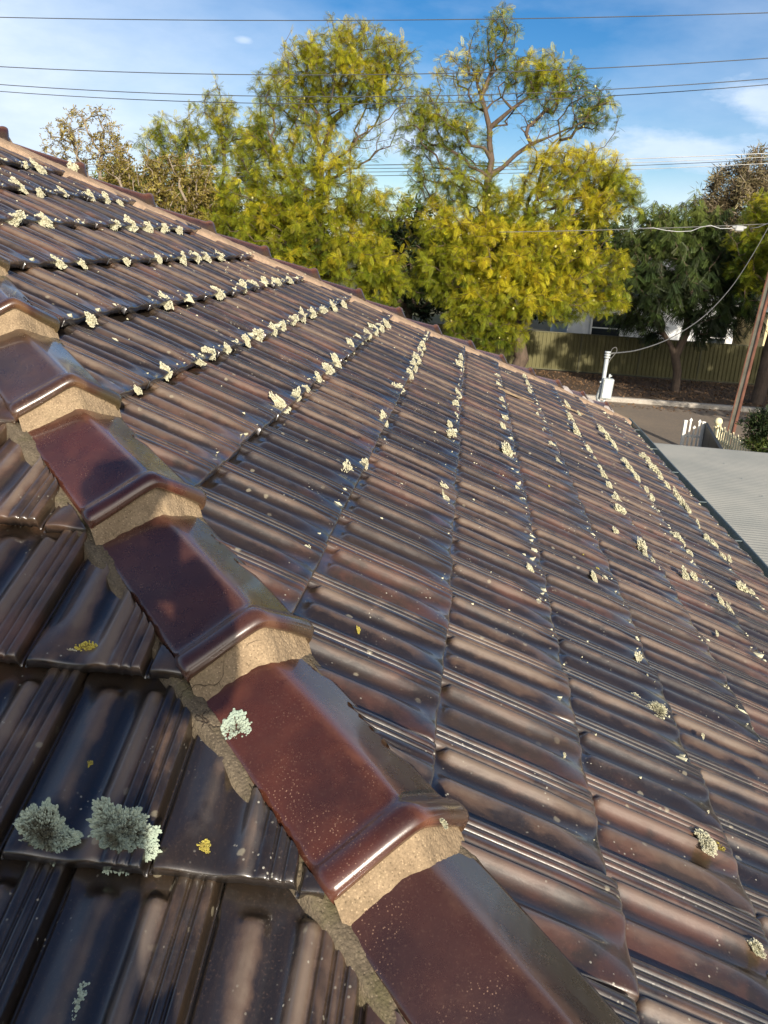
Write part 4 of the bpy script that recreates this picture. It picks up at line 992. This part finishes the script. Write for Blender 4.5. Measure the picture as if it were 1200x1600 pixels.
def tree(name, label, cat, base, trunk, lobes, tm='frond', mat=None, bark=None, r0=.2, fsize=.42, per=7, droop=.25, seed=1, group=None, pods=0, jit=.07, twig=.0062, nofol=False, crown='crown', fill=1., tsh=0.):
    r = np.random.default_rng(seed); base = np.array(base, float)
    root = empty(name, base, label, cat, group)
    nodes = [base]; par = [-1]; kind = [0]
    prev = 0
    for stem in trunk:                                   # list of stems: [start index or None, points]
        s0, pts = stem; prev = s0
        for p in pts:
            p = np.array(p, float); a = nodes[prev]; n = max(1, int(np.linalg.norm(p-a)/.5))
            for k in range(1, n+1):
                q = a+(p-a)*k/n+(r.normal(0, .03, 3) if k < n else 0); nodes.append(q); par.append(prev); kind.append(1); prev = len(nodes)-1
    tips = []; tt = []; pfs = []
    for (c, rx, rz, n, tint) in lobes:
        for _ in range(int(n*fill)):
            d = r.normal(size=3); d /= np.linalg.norm(d); q = (.30+.70*r.random()**.55)
            bump_ = 1+.16*math.sin(d[0]*5+seed)+.14*math.sin(d[2]*7+d[1]*4)
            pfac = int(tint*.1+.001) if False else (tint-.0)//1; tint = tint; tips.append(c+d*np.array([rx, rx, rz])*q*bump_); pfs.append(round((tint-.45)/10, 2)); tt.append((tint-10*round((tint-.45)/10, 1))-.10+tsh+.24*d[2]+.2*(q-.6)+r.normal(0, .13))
    tips = np.array(tips); tt = np.array(tt); tb = nodes[-1] if len(nodes) > 1 else base
    ord_ = np.argsort(np.linalg.norm(tips-np.array(nodes[len(nodes)//2]), axis=1))
    N = np.zeros((len(nodes)+len(tips)*9, 3)); N[:len(nodes)] = nodes; cnt = len(nodes); tipidx = []
    plen = np.zeros(len(N))
    for i in range(1, cnt): plen[i] = plen[par[i]]+np.linalg.norm(N[i]-N[par[i]])
    st = max(1, int(cnt*.25))
    for ti in ord_:
        p = tips[ti]; v = p-N[st:cnt]; dist = np.linalg.norm(v, axis=1)
        cost = dist*1.0+plen[st:cnt]*.25+np.maximum(0, -v[:, 2])*.9
        j = st+int(np.argmin(cost)); L = np.linalg.norm(p-N[j]); n = int(min(8, max(1, round(L/.38))))
        a = N[j].copy(); pr = j; sag = np.array([0, 0, .10*L])
        for k in range(1, n+1):
            f = k/n; q = a+(p-a)*f+sag*math.sin(f*math.pi)+(r.normal(0, jit*.38, 3) if k < n else 0)
            N[cnt] = q; par.append(pr); plen[cnt] = plen[pr]+np.linalg.norm(q-N[pr]); pr = cnt; cnt += 1
        tipidx.append((pr, ti))
    N = N[:cnt]; par = np.array(par); w = np.zeros(cnt)
    for i, _ in tipidx: w[i] += 1
    for i in range(cnt-1, 0, -1):
        w[par[i]] += max(w[i], .0)
    rad = twig*np.maximum(w, 1)**.5; k_ = r0/rad[0]; rad = np.where(w > 20, rad*(1+(k_-1)*np.clip((np.log(w+1)-3)/(math.log(w[0]+1)-3+1e-6), 0, 1)), rad)
    # trunk flare
    V = []; F = []
    ns = 7
    i_all = np.arange(1, cnt); A = N[par[i_all]]; B = N[i_all]; T = B-A; Ln = np.linalg.norm(T, axis=1)[:, None]+1e-9; T = T/Ln
    X = np.cross(T, np.where(np.abs(T[:, 2:3]) > .9, np.array([[1., 0, 0]]), np.array([[0, 0, 1.]]))); X /= np.linalg.norm(X, axis=1)[:, None]+1e-9; Y = np.cross(T, X)
    rb = rad[i_all]; ra = np.minimum(rad[par[i_all]], rb*1.9)
    ang = np.linspace(0, 2*math.pi, ns, endpoint=False)
    ring = np.cos(ang)[None, :, None]*X[:, None]+np.sin(ang)[None, :, None]*Y[:, None]
    VA = A[:, None]-T[:, None]*ra[:, None, None]*.35+ring*ra[:, None, None]; VB = B[:, None]+T[:, None]*rb[:, None, None]*.35+ring*rb[:, None, None]
    VV = np.concatenate([VA, VB], 1).reshape(-1, 3); b = (np.arange(len(i_all))*2*ns)[:, None]
    a0 = np.arange(ns)[None]; a1 = (np.arange(ns)+1)[None] % ns
    FF = np.stack([b+a0, b+a1, b+ns+a1, b+ns+a0], -1).reshape(-1, 4)
    keep(link_mesh('trunk', VV, FF.astype(np.int32), bark or M_bark, None, True), root)
    if nofol: return root
    # fronds at and near the tips
    ids = np.array([i for i, _ in tipidx]); tis = np.array([t for _, t in tipidx])
    C = []; D = []; S = []; TI = []
    for i, ti in zip(ids, tis):
        dv = N[i]-N[par[i]]; dv /= np.linalg.norm(dv)+1e-9
        for k in range(int(per*pfs[ti]+r.random())):
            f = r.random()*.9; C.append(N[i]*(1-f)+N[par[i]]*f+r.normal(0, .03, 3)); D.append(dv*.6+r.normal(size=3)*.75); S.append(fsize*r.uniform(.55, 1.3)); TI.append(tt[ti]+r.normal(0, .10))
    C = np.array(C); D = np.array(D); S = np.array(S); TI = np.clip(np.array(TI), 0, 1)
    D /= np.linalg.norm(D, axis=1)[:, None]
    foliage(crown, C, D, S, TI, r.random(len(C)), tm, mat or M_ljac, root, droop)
    if pods:
        k = r.choice(len(tips), pods); V = []; F = []; T = []
        for q in k:
            p = tips[q]+r.normal(0, .12, 3)+[0, -.15, -.12]; rr = r.uniform(.022, .04); a = r.uniform(0, 3.14); x = np.array([math.cos(a), math.sin(a), 0]); b0 = len(V); nn = 8
            y = np.cross(x, [0, 0, 1.])
            for e in (-.008, .008):
                for j in range(nn): V.append(p+x*rr*math.cos(6.283*j/nn)*.8+np.array([0, 0, 1.])*rr*math.sin(6.283*j/nn)+y*e); T.append((r.random(), .5, 0))
            F.append(tuple(b0+j for j in range(nn))); F.append(tuple(b0+nn+nn-1-j for j in range(nn)))
            for j in range(nn): F.append((b0+j, b0+(j+1) % nn, b0+nn+(j+1) % nn, b0+nn+j))
        so = keep(link_mesh('seed_pods', V, F, M_pod, None, False, {'tc': T}), root); so['kind'] = 'stuff'
    return root
def LB(L, Y0, dens=1.):
    """lobes given as (px, py, radius px, dY, count, tint[, flatness])"""
    out = []
    for l in L:
        px, py, rp, dy, n, ti = l[:6]; fl = l[6] if len(l) > 6 else .85; pf = l[7] if len(l) > 7 else 1.
        c = at(px, py, Y0+dy); R = rp/FPX*np.linalg.norm(c-CAM); out.append((c, R, R*fl, n*dens, ti+10*pf))
    return out
VG = GZ+.02
YJ = 29.6
b1 = at(505, 620, YJ); b1[2] = VG
tree('jacaranda_tree', 'tall spreading jacaranda with thin yellow green foliage left of centre beyond the far hip', 'tree', b1,
     [(0, [at(500, 480, YJ), at(492, 360, YJ), at(488, 300, YJ)]), (5, [at(500, 250, YJ), at(520, 190, YJ+.3)]), (5, [at(455, 290, YJ-.5), at(430, 235, YJ-.8)]), (4, [at(560, 330, YJ-1)])],
     LB([(520, 95, 62, 0, 130, .5, .85, 1.), (470, 110, 48, .3, 90, .46, .85, .9), (440, 150, 44, -.3, 70, .45), (560, 62, 40, .3, 70, .55, .85, .7), (605, 88, 38, 0, 80, .55, .85, .7), (610, 140, 42, .2, 80, .55, .85, .6), (560, 130, 50, -.4, 110, .55, .85, 1.), (470, 70, 30, .2, 26, .4, .85, .35),
         (500, 165, 50, .4, 60, .4), (430, 200, 46, 0, 80, .34), (490, 235, 52, -.6, 90, .45), (580, 215, 48, 0, 60, .4, .85, .2), (400, 255, 52, -.4, 90, .38), (450, 290, 60, -1, 130, .42),
         (540, 290, 60, -1.2, 130, .5), (380, 320, 52, -.6, 110, .42), (420, 360, 60, -1.3, 150, .45), (500, 360, 66, -1.8, 160, .42), (580, 330, 54, -1, 110, .4),
         (560, 400, 60, -1.8, 150, .52), (480, 420, 56, -1.6, 130, .5), (600, 415, 44, -1.2, 90, .5), (350, 355, 34, -.2, 55, .45), (590, 460, 40, -1.2, 70, .42)], YJ),
     fsize=.285, per=19, r0=.24, tsh=.14, seed=3, group=None, pods=80)
b2 = at(790, 640, YJ-.8); b2[2] = VG
tree('jacaranda_tree', 'tall jacaranda right of centre with bare upper limbs and bright yellow lower foliage', 'tree', b2,
     [(0, [at(815, 560, YJ-.8), at(790, 460, YJ-.8), at(758, 350, YJ-.6), at(760, 300, YJ-.4), at(768, 250, YJ-.2), at(765, 200, YJ)]), (8, [at(850, 420, YJ-1.4), at(925, 365, YJ-1.8)]),
      (14, [at(830, 225, YJ-.4), at(890, 200, YJ-.4)]), (17, [at(752, 150, YJ), at(775, 90, YJ)]), (17, [at(800, 170, YJ-.3), at(850, 130, YJ-.3)])],
     LB([(785, 35, 24, 0, 34, .45, .85, .5), (770, 75, 38, 0, 60, .4, .85, .5), (790, 110, 38, .2, 40, .45, .85, .4), (835, 115, 38, 0, 70, .6, .85, 1.), (860, 145, 36, -.3, 60, .5, .85, .5), (715, 105, 34, .2, 46, .42, .85, .45), (745, 135, 40, .3, 50, .4, .85, .25),
         (885, 120, 30, .2, 44, .5, .85, .4), (910, 150, 40, .1, 60, .48, .85, .55), (935, 180, 32, 0, 46, .5, .85, .5), (885, 180, 46, -.3, 60, .4, .85, .2), (820, 180, 40, 0, 40, .4, .85, .1), (700, 180, 46, .2, 60, .45, .85, .7), (655, 170, 34, .3, 44, .5, .85, .7), (660, 210, 42, 0, 70, .42), (720, 230, 46, 0, 70, .42, .85, .8),
         (870, 265, 52, -.6, 120, .82), (925, 275, 46, -.3, 100, .78), (960, 290, 44, -.1, 80, .6), (985, 300, 26, 0, 30, .45, 1.2), (680, 290, 48, 0, 90, .35), (740, 300, 44, -.5, 80, .45), (840, 320, 48, -1, 90, .6), (925, 330, 44, -.9, 90, .85),
         (790, 340, 52, -1.2, 110, .55), (700, 360, 56, -1.4, 150, .62), (760, 390, 60, -1.9, 180, .78), (830, 390, 56, -1.9, 150, .75), (890, 400, 48, -1.9, 110, .7), (940, 425, 44, -1.6, 110, .66), (955, 470, 26, -1.5, 40, .6),
         (700, 420, 48, -1.6, 110, .55), (790, 450, 60, -2.2, 170, .82), (850, 460, 50, -2.2, 120, .72), (900, 470, 36, -2, 60, .6), (740, 480, 46, -2, 100, .6), (790, 520, 36, -1.8, 70, .5), (730, 520, 34, -1.5, 50, .4), (670, 440, 30, -1, 40, .45)], YJ),
     fsize=.285, per=19, r0=.26, seed=5, pods=200)
Y3 = 35.5
b3 = at(330, 520, Y3); b3[2] = VG
tree('jacaranda_tree', 'smaller olive jacaranda behind and left of the tall ones with bare twigs on top', 'tree', b3,
     [(0, [at(330, 330, Y3), at(325, 280, Y3)]), (6, [at(350, 240, Y3), at(345, 200, Y3)]), (6, [at(285, 260, Y3)])],
     LB([(340, 150, 30, 0, 22, .5), (320, 195, 40, 0, 70, .42), (370, 190, 42, 0, 75, .45), (270, 205, 38, 0, 60, .35), (235, 225, 26, 0, 30, .3), (300, 245, 46, 0, 80, .35), (360, 250, 50, 0, 110, .35), (250, 260, 34, 0, 40, .3), (400, 220, 30, 0, 40, .4),
         (340, 300, 44, -.3, 90, .35), (300, 295, 36, 0, 50, .4)], Y3), fsize=.30, per=15, r0=.16, tsh=.18, seed=8, pods=60)
# pale, almost bare tree at the far left
Y4 = 37.
b4 = at(150, 420, Y4); b4[2] = VG
tree('bare_tree', 'pale almost leafless tree against the sky at the far left', 'tree', b4,
     [(0, [at(142, 300, Y4), at(135, 250, Y4)]), (7, [at(115, 225, Y4)]), (7, [at(160, 220, Y4)])],
     LB([(110, 200, 28, 0, 34, .8), (150, 195, 34, 0, 40, .85), (170, 225, 28, 0, 28, .7), (95, 235, 22, 0, 18, .7), (135, 240, 34, 0, 26, .6), (180, 260, 26, 0, 30, .4)], Y4), 'small', M_ldry, M_barkp, r0=.11, fsize=.30, per=7, seed=12, twig=.011)
Y5 = 30.5
for i, (px, py, lab, sd_) in enumerate([(215, 300, 'twiggy golden shrub left of the jacarandas above the far hip', 21), (285, 300, 'thin dry golden shrub against the left jacaranda', 22)]):
    bb = at(px, py+110, Y5+i*1.5); bb[2] = VG
    tree('dry_shrub', lab, 'shrub', bb, [(0, [at(px, py+20, Y5+i*1.5)])],
         LB([(px-30, py-40, 30, 0, 34, .4), (px+15, py-30, 34, .3, 40, .5), (px, py+5, 44, 0, 60, .45), (px+35, py+10, 28, 0, 30, .5), (px-45, py-10, 26, 0, 24, .4), (px+20, py+50, 36, 0, 50, .4)], Y5+i*1.5), 'small', M_ldry, M_barkp, r0=.07, fsize=.30, per=9, seed=sd_, twig=.012)
# thin white sapling stem
mb = MB(); bb = at(192, 420, 31.); bb[2] = VG; mb.tube(smooth_pts([bb, at(190, 290, 31), at(188, 250, 31), at(195, 228, 31)]), [.05]*13+[.045, .04, .035, .03, .025, .02], 8)
mb.tube(smooth_pts([at(190, 270, 31), at(180, 240, 31), at(170, 225, 31)]), .018, 6); tag(mb.build('bare_sapling', M_barkp, None, True), 'thin pale bare sapling stem among the golden shrubs', 'tree')
# pepper tree on the verge
Y6 = 31.3
b6 = at(1055, 612, 31.2); b6[2] = VG
tree('pepper_tree', 'dark drooping tree with a forked trunk on the verge in front of the olive fence', 'tree', b6,
     [(0, [at(1058, 580, Y6), at(1055, 558, Y6), at(1048, 540, Y6)]), (2, [at(1072, 520, Y6), at(1078, 470, Y6), at(1085, 420, Y6)]), (3, [at(1030, 510, Y6), at(1015, 470, Y6), at(1005, 420, Y6)])],
     LB([(1020, 350, 40, .6, 60, .75), (1070, 345, 44, .8, 70, .8), (1110, 355, 36, .6, 50, .6), (990, 390, 36, .4, 60, .55), (1040, 400, 44, .3, 90, .4), (1095, 400, 44, .3, 90, .4), (1140, 400, 38, .6, 70, .35), (985, 440, 34, 0, 60, .3),
         (1030, 450, 42, -.3, 80, .25), (1085, 445, 44, -.3, 80, .25), (1135, 450, 40, .2, 70, .25), (1000, 480, 28, -.3, 30, .3), (1110, 485, 34, -.3, 38, .25), (1060, 480, 28, -.3, 22, .3), (1160, 430, 30, .5, 40, .3), (975, 500, 22, 0, 20, .2), (1020, 505, 26, .6, 24, .2), (1130, 500, 30, .4, 34, .2), (1165, 485, 30, .8, 40, .25), (1100, 520, 18, .6, 12, .2)], Y6),
     'hang', M_lgrn, M_bark, r0=.17, fsize=.5, per=10, droop=1.1, seed=31)
Y7 = 46.
b7 = at(1185, 520, Y7); b7[2] = VG
tree('gum_tree', 'bronze leaved gum tree against the sky at the right edge', 'tree', b7, [(0, [at(1182, 400, Y7), at(1175, 330, Y7)])],
     LB([(1180, 265, 34, 0, 60, .6), (1140, 290, 34, 0, 60, .5), (1105, 320, 28, 0, 40, .4), (1170, 320, 44, 0, 90, .55), (1215, 290, 40, 0, 70, .6), (1210, 350, 50, 0, 90, .5), (1130, 350, 36, 0, 60, .35), (1175, 380, 40, 0, 70, .4)], Y7), 'gum', M_lbrz, M_barkp, r0=.3, fsize=.6, per=7, droop=.7, seed=41, twig=.02)
Y8 = 29.9
b8 = at(1182, 632, 29.6); b8[2] = VG
tree('jacaranda_tree', 'jacaranda at the right edge with its trunk on the verge behind the power pole', 'tree', b8, [(0, [at(1200, 560, Y8), at(1222, 470, Y8), at(1225, 420, Y8)])],
     LB([(1195, 330, 30, 0, 50, .55), (1225, 360, 50, 0, 110, .5), (1180, 375, 34, -.3, 60, .4), (1215, 410, 46, -.4, 80, .35), (1170, 420, 28, 0, 34, .35), (1260, 400, 60, 0, 100, .4), (1195, 455, 34, -.5, 40, .3), (1250, 330, 50, 0, 70, .5)], Y8), fsize=.285, per=19, r0=.25, seed=43)
# darker trees behind everything
for i, (px, py, rp, Yb, lab, ti, mt_) in enumerate([(640, 400, 95, 43., 'dark leafy tree filling the gap between the two tall jacarandas', .35, M_ldrk), (440, 370, 90, 44., 'dense green tree behind the left tall jacaranda', .55, M_lgrn),
        (900, 400, 90, 44., 'dense dark tree behind the right tall jacaranda', .4, M_ldrk), (300, 330, 60, 46., 'mid green tree behind the olive jacaranda', .7, M_lgrn), (1040, 400, 70, 47., 'dense tree behind the drooping pepper tree', .5, M_lgrn), (770, 420, 90, 45., 'dark tree directly behind the right tall jacaranda trunk', .4, M_ldrk),
        (190, 300, 44, 50., 'low green tree on the skyline at the left', .8, M_lgrn), (1150, 430, 60, 44., 'dark tree behind the cream house', .4, M_ldrk)]):
    bb = at(px, py+80, Yb); bb[2] = VG
    tree('leafy_tree', lab, 'tree', bb, [(0, [at(px, py+40, Yb)])],
         LB([(px-rp*.5, py-rp*.1, rp*.5, 0, 70, ti), (px+rp*.5, py-rp*.15, rp*.5, 0, 70, ti), (px, py-rp*.45, rp*.5, 0, 70, ti+.1), (px, py+rp*.15, rp*.6, -.5, 80, ti-.1), (px-rp*.4, py+rp*.55, rp*.5, 0, 60, ti-.1), (px+rp*.4, py+rp*.55, rp*.5, 0, 60, ti-.1)], Yb),
         'leaf', mt_, M_bark, r0=.22, fsize=.62, per=8, droop=.2, seed=60+i, twig=.02)
# green bush behind the picket fence
bb = at(1178, 720, 14.6); bb[2] = GZ+.03
tree('leafy_bush', 'glossy green bush at the right edge by the picket fence', 'bush', bb, [(0, [bb+[0, 0, .5]])],
     LB([(1192, 664, 22, 0, 90, .95), (1216, 655, 26, 0, 90, .95), (1184, 690, 16, 0, 50, .6), (1210, 695, 26, 0, 100, .5), (1240, 675, 30, 0, 80, .7)], 14.6), 'small', M_lgrn, M_bark, r0=.05, fsize=.16, per=8, seed=81, twig=.006)
# ------------------------------------------------------------------ the photographer (behind the lens; casts the shadow over the caps)
def person():
    Hd = np.array([1.619, -2.996, .302]); hz = SV*[1, 1, 0]; hz /= np.linalg.norm(hz); lat = np.array([-hz[1], hz[0], 0.])
    def W_(l, f, z): return Hd+lat*l-hz*f+np.array([0, 0, z])
    M_skin = simple('skin', (.50, .30, .21), .5, .1, 20); M_shirt = simple('navy_fabric', (.03, .04, .07), .9, .3, 40, .4); M_trs = simple('work_trousers', (.09, .085, .07), .9, .3, 40, .4)
    M_hair = simple('hair_brown', (.04, .025, .015), .7, .4, 60, .5); M_shoe = simple('boot_leather', (.10, .06, .03), .7, .3, 20)
    def gz(p): return p[1]*TT+.045
    def skin(name, verts, edges, rad, mat, parent=None, sub=2, root=0):
        me = bpy.data.meshes.new(name); me.from_pydata([tuple(v) for v in verts], edges, []); me.update(); me.materials.append(mat)
        o = bpy.data.objects.new(name, me); COL.objects.link(o); m_ = o.modifiers.new('skin', 'SKIN'); m_.use_smooth_shade = True
        if not me.skin_vertices: me.attributes.new('skin', 'FLOAT', 'POINT')
        lay = me.skin_vertices[0] if len(me.skin_vertices) else None
        if lay:
            for i, r in enumerate(rad): lay.data[i].radius = (r, r) if not hasattr(r, '__len__') else r
            lay.data[root].use_root = True
        o.modifiers.new('sub', 'SUBSURF').levels = sub; o.modifiers['sub'].render_levels = sub
        if parent: keep(o, parent)
        return o
    V = []; E = []; Rr = []
    def v(p, r, par=None):
        V.append(np.array(p)); Rr.append(r)
        if par is not None: E.append((par, len(V)-1))
        return len(V)-1
    pel = v(W_(-.11, -.10, -.80), .165); wa = v(W_(-.075, -.12, -.62), .172, pel); ch = v(W_(-.07, -.11, -.44), .185, wa); uc = v(W_(-.10, -.07, -.26), .14, ch)
    nk = v(W_(.0, -.04, -.13), .075, uc); hb = v(W_(.035, -.01, -.055), .072, nk); hm = v(W_(.045, .0, .02), .100, hb); ht = v(W_(.05, -.005, .080), .086, hm)
    sr = v(W_(.02, -.06, -.245), .075, uc); er = v(W_(.215, .03, -.41), .056, sr); wr = v(W_(.185, .17, -.225), .042, er)
    sl = v(W_(-.20, -.06, -.115), .08, uc); el_ = v(W_(-.25, .07, -.32), .06, sl); wl = v(W_(.045, .17, -.125), .048, el_)
    fe = []
    for sx, fx, ff in ((1, .03, -.05), (-1, -.27, .06)):
        hp = v(W_(-.10+sx*.10, -.10, -.88), .095, pel); foot = W_(fx, ff, 0); foot[2] = gz(foot)+.09
        kn = v((V[hp]+foot)/2-hz*.07+[0, 0, .02], .06, hp); an = v(foot, .042, kn); fe.append(an)
    pc = CAM-FW*.014-RT*.022-UP*.058                     # phone centre, behind the lens
    # hands: palms behind the phone sides, fingers round its edges
    hands = []
    for sx, w_ in ((1, wr), (-1, wl)):
        palm = v(pc+RT*sx*.052-UP*.045-FW*.022, .033, w_); hands.append(palm)
        for k in range(4):
            a = pc+RT*sx*.052-UP*(.030-.0+.018*k)-FW*.006; kn_ = v(a, .0085, palm); m1 = v(a-RT*sx*.010+FW*.004-UP*.001, .0078, kn_)
            v(a-RT*sx*(.026-.003*abs(k-1))+FW*.003, .0068, m1)
        th = v(pc+RT*sx*.040-UP*.030-FW*.026, .010, palm); t2 = v(pc+RT*sx*.026-UP*.012-FW*.018, .009, th); v(pc+RT*sx*.016-UP*.000-FW*.014, .0078, t2)
    body = skin('person', V, E, Rr, M_skin, None, 2, pel)
    tag(body, 'person in a navy top standing on the roof taking the picture', 'person')
    # clothes over the same skeleton
    def sub(idx, grow, name, mat, scale_end=1.):
        mp = {a: i for i, a in enumerate(idx)}
        return skin(name, [V[a] for a in idx], [(mp[a], mp[b]) for a, b in E if a in mp and b in mp], [tuple(x+grow for x in (Rr[a] if hasattr(Rr[a], '__len__') else (Rr[a], Rr[a]))) for a in idx], mat, body, 2)
    sub([pel, wa, ch, uc, sr, er, wr, sl, el_, wl], .012, 'shirt', M_shirt)
    hips = [e[1] for e in E if e[0] == pel and e[1] != wa]; kns = [e[1] for e in E if e[0] in hips]; ans = [e[1] for e in E if e[0] in kns]
    sub([pel]+hips+kns+ans, .013, 'trousers', M_trs)
    for a in ans:
        p = V[a]; toe = p-hz*.19; toe[2] = gz(toe)+.03
        skin('boot', [p+[0, 0, -.03], p-hz*.06+[0, 0, -.05], (p+toe)/2+[0, 0, -.03], toe], [(0, 1), (1, 2), (2, 3)], [(.05, .05), (.048, .045), (.05, .035), (.04, .028)], M_shoe, body, 2)
    skin('hair', [V[ht]+hz*.012+[0, 0, .012], V[hm]+hz*.035+[0, 0, .03], V[hb]+hz*.035+[0, 0, .03]], [(0, 1), (1, 2)], [.074, .074, .04], M_hair, body, 2)
    f = -hz                                              # face: eyes, nose, ears, mouth
    c = V[hm]
    for sx in (-1, 1):
        mb = MB(); mb.lathe((0, 0, 0), [(.0135*math.sin(a)+1e-4, -.0135*math.cos(a)) for a in np.linspace(0, math.pi, 8)], 10)
        e = link_mesh('eye', np.array(mb.V)+c+f*.078+lat*sx*.032+np.array([0, 0, .012]), mb.F, simple('eye_white', (.6, .6, .58), .2), None, True); keep(e, body)
        mb = MB(); mb.lathe((0, 0, 0), [(1e-4, -.03), (.014, -.02), (.02, .005), (.014, .026), (1e-4, .03)], 10)
        e = link_mesh('ear', np.array(mb.V)*[.45, 1, 1]+c+lat*sx*.086+np.array([0, 0, -.005]), mb.F, M_skin, None, True); keep(e, body)
    mb = MB(); mb.tube([c+f*.080+[0, 0, .012], c+f*.098+[0, 0, -.014], c+f*.088+[0, 0, -.024]], [.007, .013, .010], 10); keep(mb.build('nose', M_skin, None, True), body)
    mb = MB(); mb.tube([c+f*.080-lat*.022+[0, 0, -.048], c+f*.088+[0, 0, -.046], c+f*.080+lat*.022+[0, 0, -.048]], [.003, .006, .003], 8); keep(mb.build('lips', simple('lip', (.42, .18, .14), .5), None, True), body)
    # phone
    mb = MB(); mb.box(pc, (.074, .150, .0085), np.stack([RT, UP, FW], 1), .0035); ph = mb.build('phone', simple('phone_black', (.02, .02, .022), .2, .1, 10)); tag(ph, 'black phone held up behind the lens in both hands', 'phone')
    mb = MB(); mb.box(pc-FW*.0046, (.068, .143, .0012), np.stack([RT, UP, FW], 1), .0005); keep(mb.build('screen', M_glass), ph)
person()
# crusty growth along the tile edges, too small to count
def crust():
    r = np.random.default_rng(77); V = []; F = []
    for k in range(1, 16):
        X = X0+k*GX; y = WID+X-.16
        while y > -X+.25:
            f = (y+X)/(WID+2*X); den = (.9 if k < 9 else .5)*f**.9+.08
            if r.random() < den:
                n = 7; s = r.lognormal(-4.85, .5); P = np.array([X-r.uniform(-.004, .012), y, 0]); P[2] = -P[0]*TT+.036/cP; b = len(V)
                V.append(P+fA*s*.8)
                for q in range(n):
                    a = 6.283*q/n; V.append(P+(DA*math.cos(a)*r.uniform(.5, 1.3)+UA*math.sin(a)*1.2)*s*r.uniform(.6, 1.4)-fA*.006)
                for q in range(n): F.append((b, b+1+q, b+1+(q+1) % n))
            y -= r.uniform(.015, .05)
    o = link_mesh('lichen_crust', V, F, M_lich, None, False, {'tc': [(.7, 0, 0)]*len(V)}); tag(o, 'thin broken crust of cream lichen lining the tile edges', 'lichen', None, 'stuff')
crust()

# street tree standing to the right, outside the frame; its shade lies over the far verge and fence
tree('street_tree', 'big shady street tree standing right of the view beside the road', 'tree', (17.0, 17.2, VG), [(0, [np.array([17, 17.2, GZ+2.5]), np.array([17, 17.2, GZ+4.5])])],
     [(np.array([17+dx, 17.2+dy, GZ+hz_]), 2.6, 2.1, 60, 10.3) for dx, dy, hz_ in ((-2.2, 0, 6), (2.2, 0, 6), (0, 1.8, 6.5), (0, -1.5, 7), (0, 0, 8.4), (-1.5, 1, 4.6), (3.6, -1, 7), (-3, -.5, 7.2))], 'leaf', M_lgrn, M_bark, r0=.25, fsize=.6, per=8, seed=91, twig=.02)

# sandy mortar dropped on the tiles when the far hip was pointed, and the pale patch at its foot
def smear(pa, pb, wd, hgt, mat, label, seed):
    A = on_slope(*pa, 'A', .04); B = on_slope(*pb, 'A', .04); r = np.random.default_rng(seed); d = B-A; L = np.linalg.norm(d); d /= L; w = np.cross(NA, d); n, m_ = 40, 12
    S, Q = np.meshgrid(np.linspace(0, 1, n), np.linspace(-1, 1, m_), indexing='ij')
    nz = vnoise(np.stack([S.ravel()*9, Q.ravel()*1.5, S.ravel()*0+seed], -1), seed).reshape(S.shape)
    ww = wd*(np.sin(np.clip(S, .001, .999)*math.pi)**.4)*(1+.35*nz)
    P = A+(S*L)[..., None]*d+(Q*ww)[..., None]*w+((hgt*(1-Q**2)*(1+.5*nz)-.007))[..., None]*NA
    idx = np.arange(n*m_).reshape(n, m_); q = np.stack([idx[:-1, :-1], idx[1:, :-1], idx[1:, 1:], idx[:-1, 1:]], -1).reshape(-1, 4)
    o = link_mesh('mortar_smear', P.reshape(-1, 3), q.astype(np.int32), mat, None, True); tag(o, label, 'mortar'); return o
smear((778, 606), (834, 629), .020, .014, M_mort, 'left of two sandy mortar streaks on tiles near the far hip', 1)
smear((880, 633), (930, 656), .022, .014, M_mort, 'right hand sandy mortar streak on tiles near the roof corner', 2)
M_mpale = mortar('mortar_pale', (.42, .38, .35), (.30, .26, .24), 0)
for k, (t_, o_, ln, wd) in enumerate([(2.75, .06, .26, .09), (3.02, .05, .30, .10), (3.30, .04, .30, .10)]):
    n, m_ = 26, 18; S, Q = np.meshgrid(np.linspace(-1, 1, n), np.linspace(-1, 1, m_), indexing='ij'); rr = np.sqrt(S**2+Q**2)
    nz = vnoise(np.stack([S.ravel()*2.5+k*7, Q.ravel()*2.5, S.ravel()*0], -1), 40+k).reshape(S.shape)
    P = hipF.P(t_+S*ln/2/hipF.L, o_+Q*wd, .075-.05*rr**2+.012*nz-.06*np.maximum(rr-.85, 0)-np.abs(o_+Q*wd)*.38)
    idx = np.arange(n*m_).reshape(n, m_); q = np.stack([idx[:-1, :-1], idx[1:, :-1], idx[1:, 1:], idx[:-1, 1:]], -1).reshape(-1, 4)
    keep(link_mesh('mortar_patch', P.reshape(-1, 3), q.astype(np.int32), M_mpale, None, True), house)
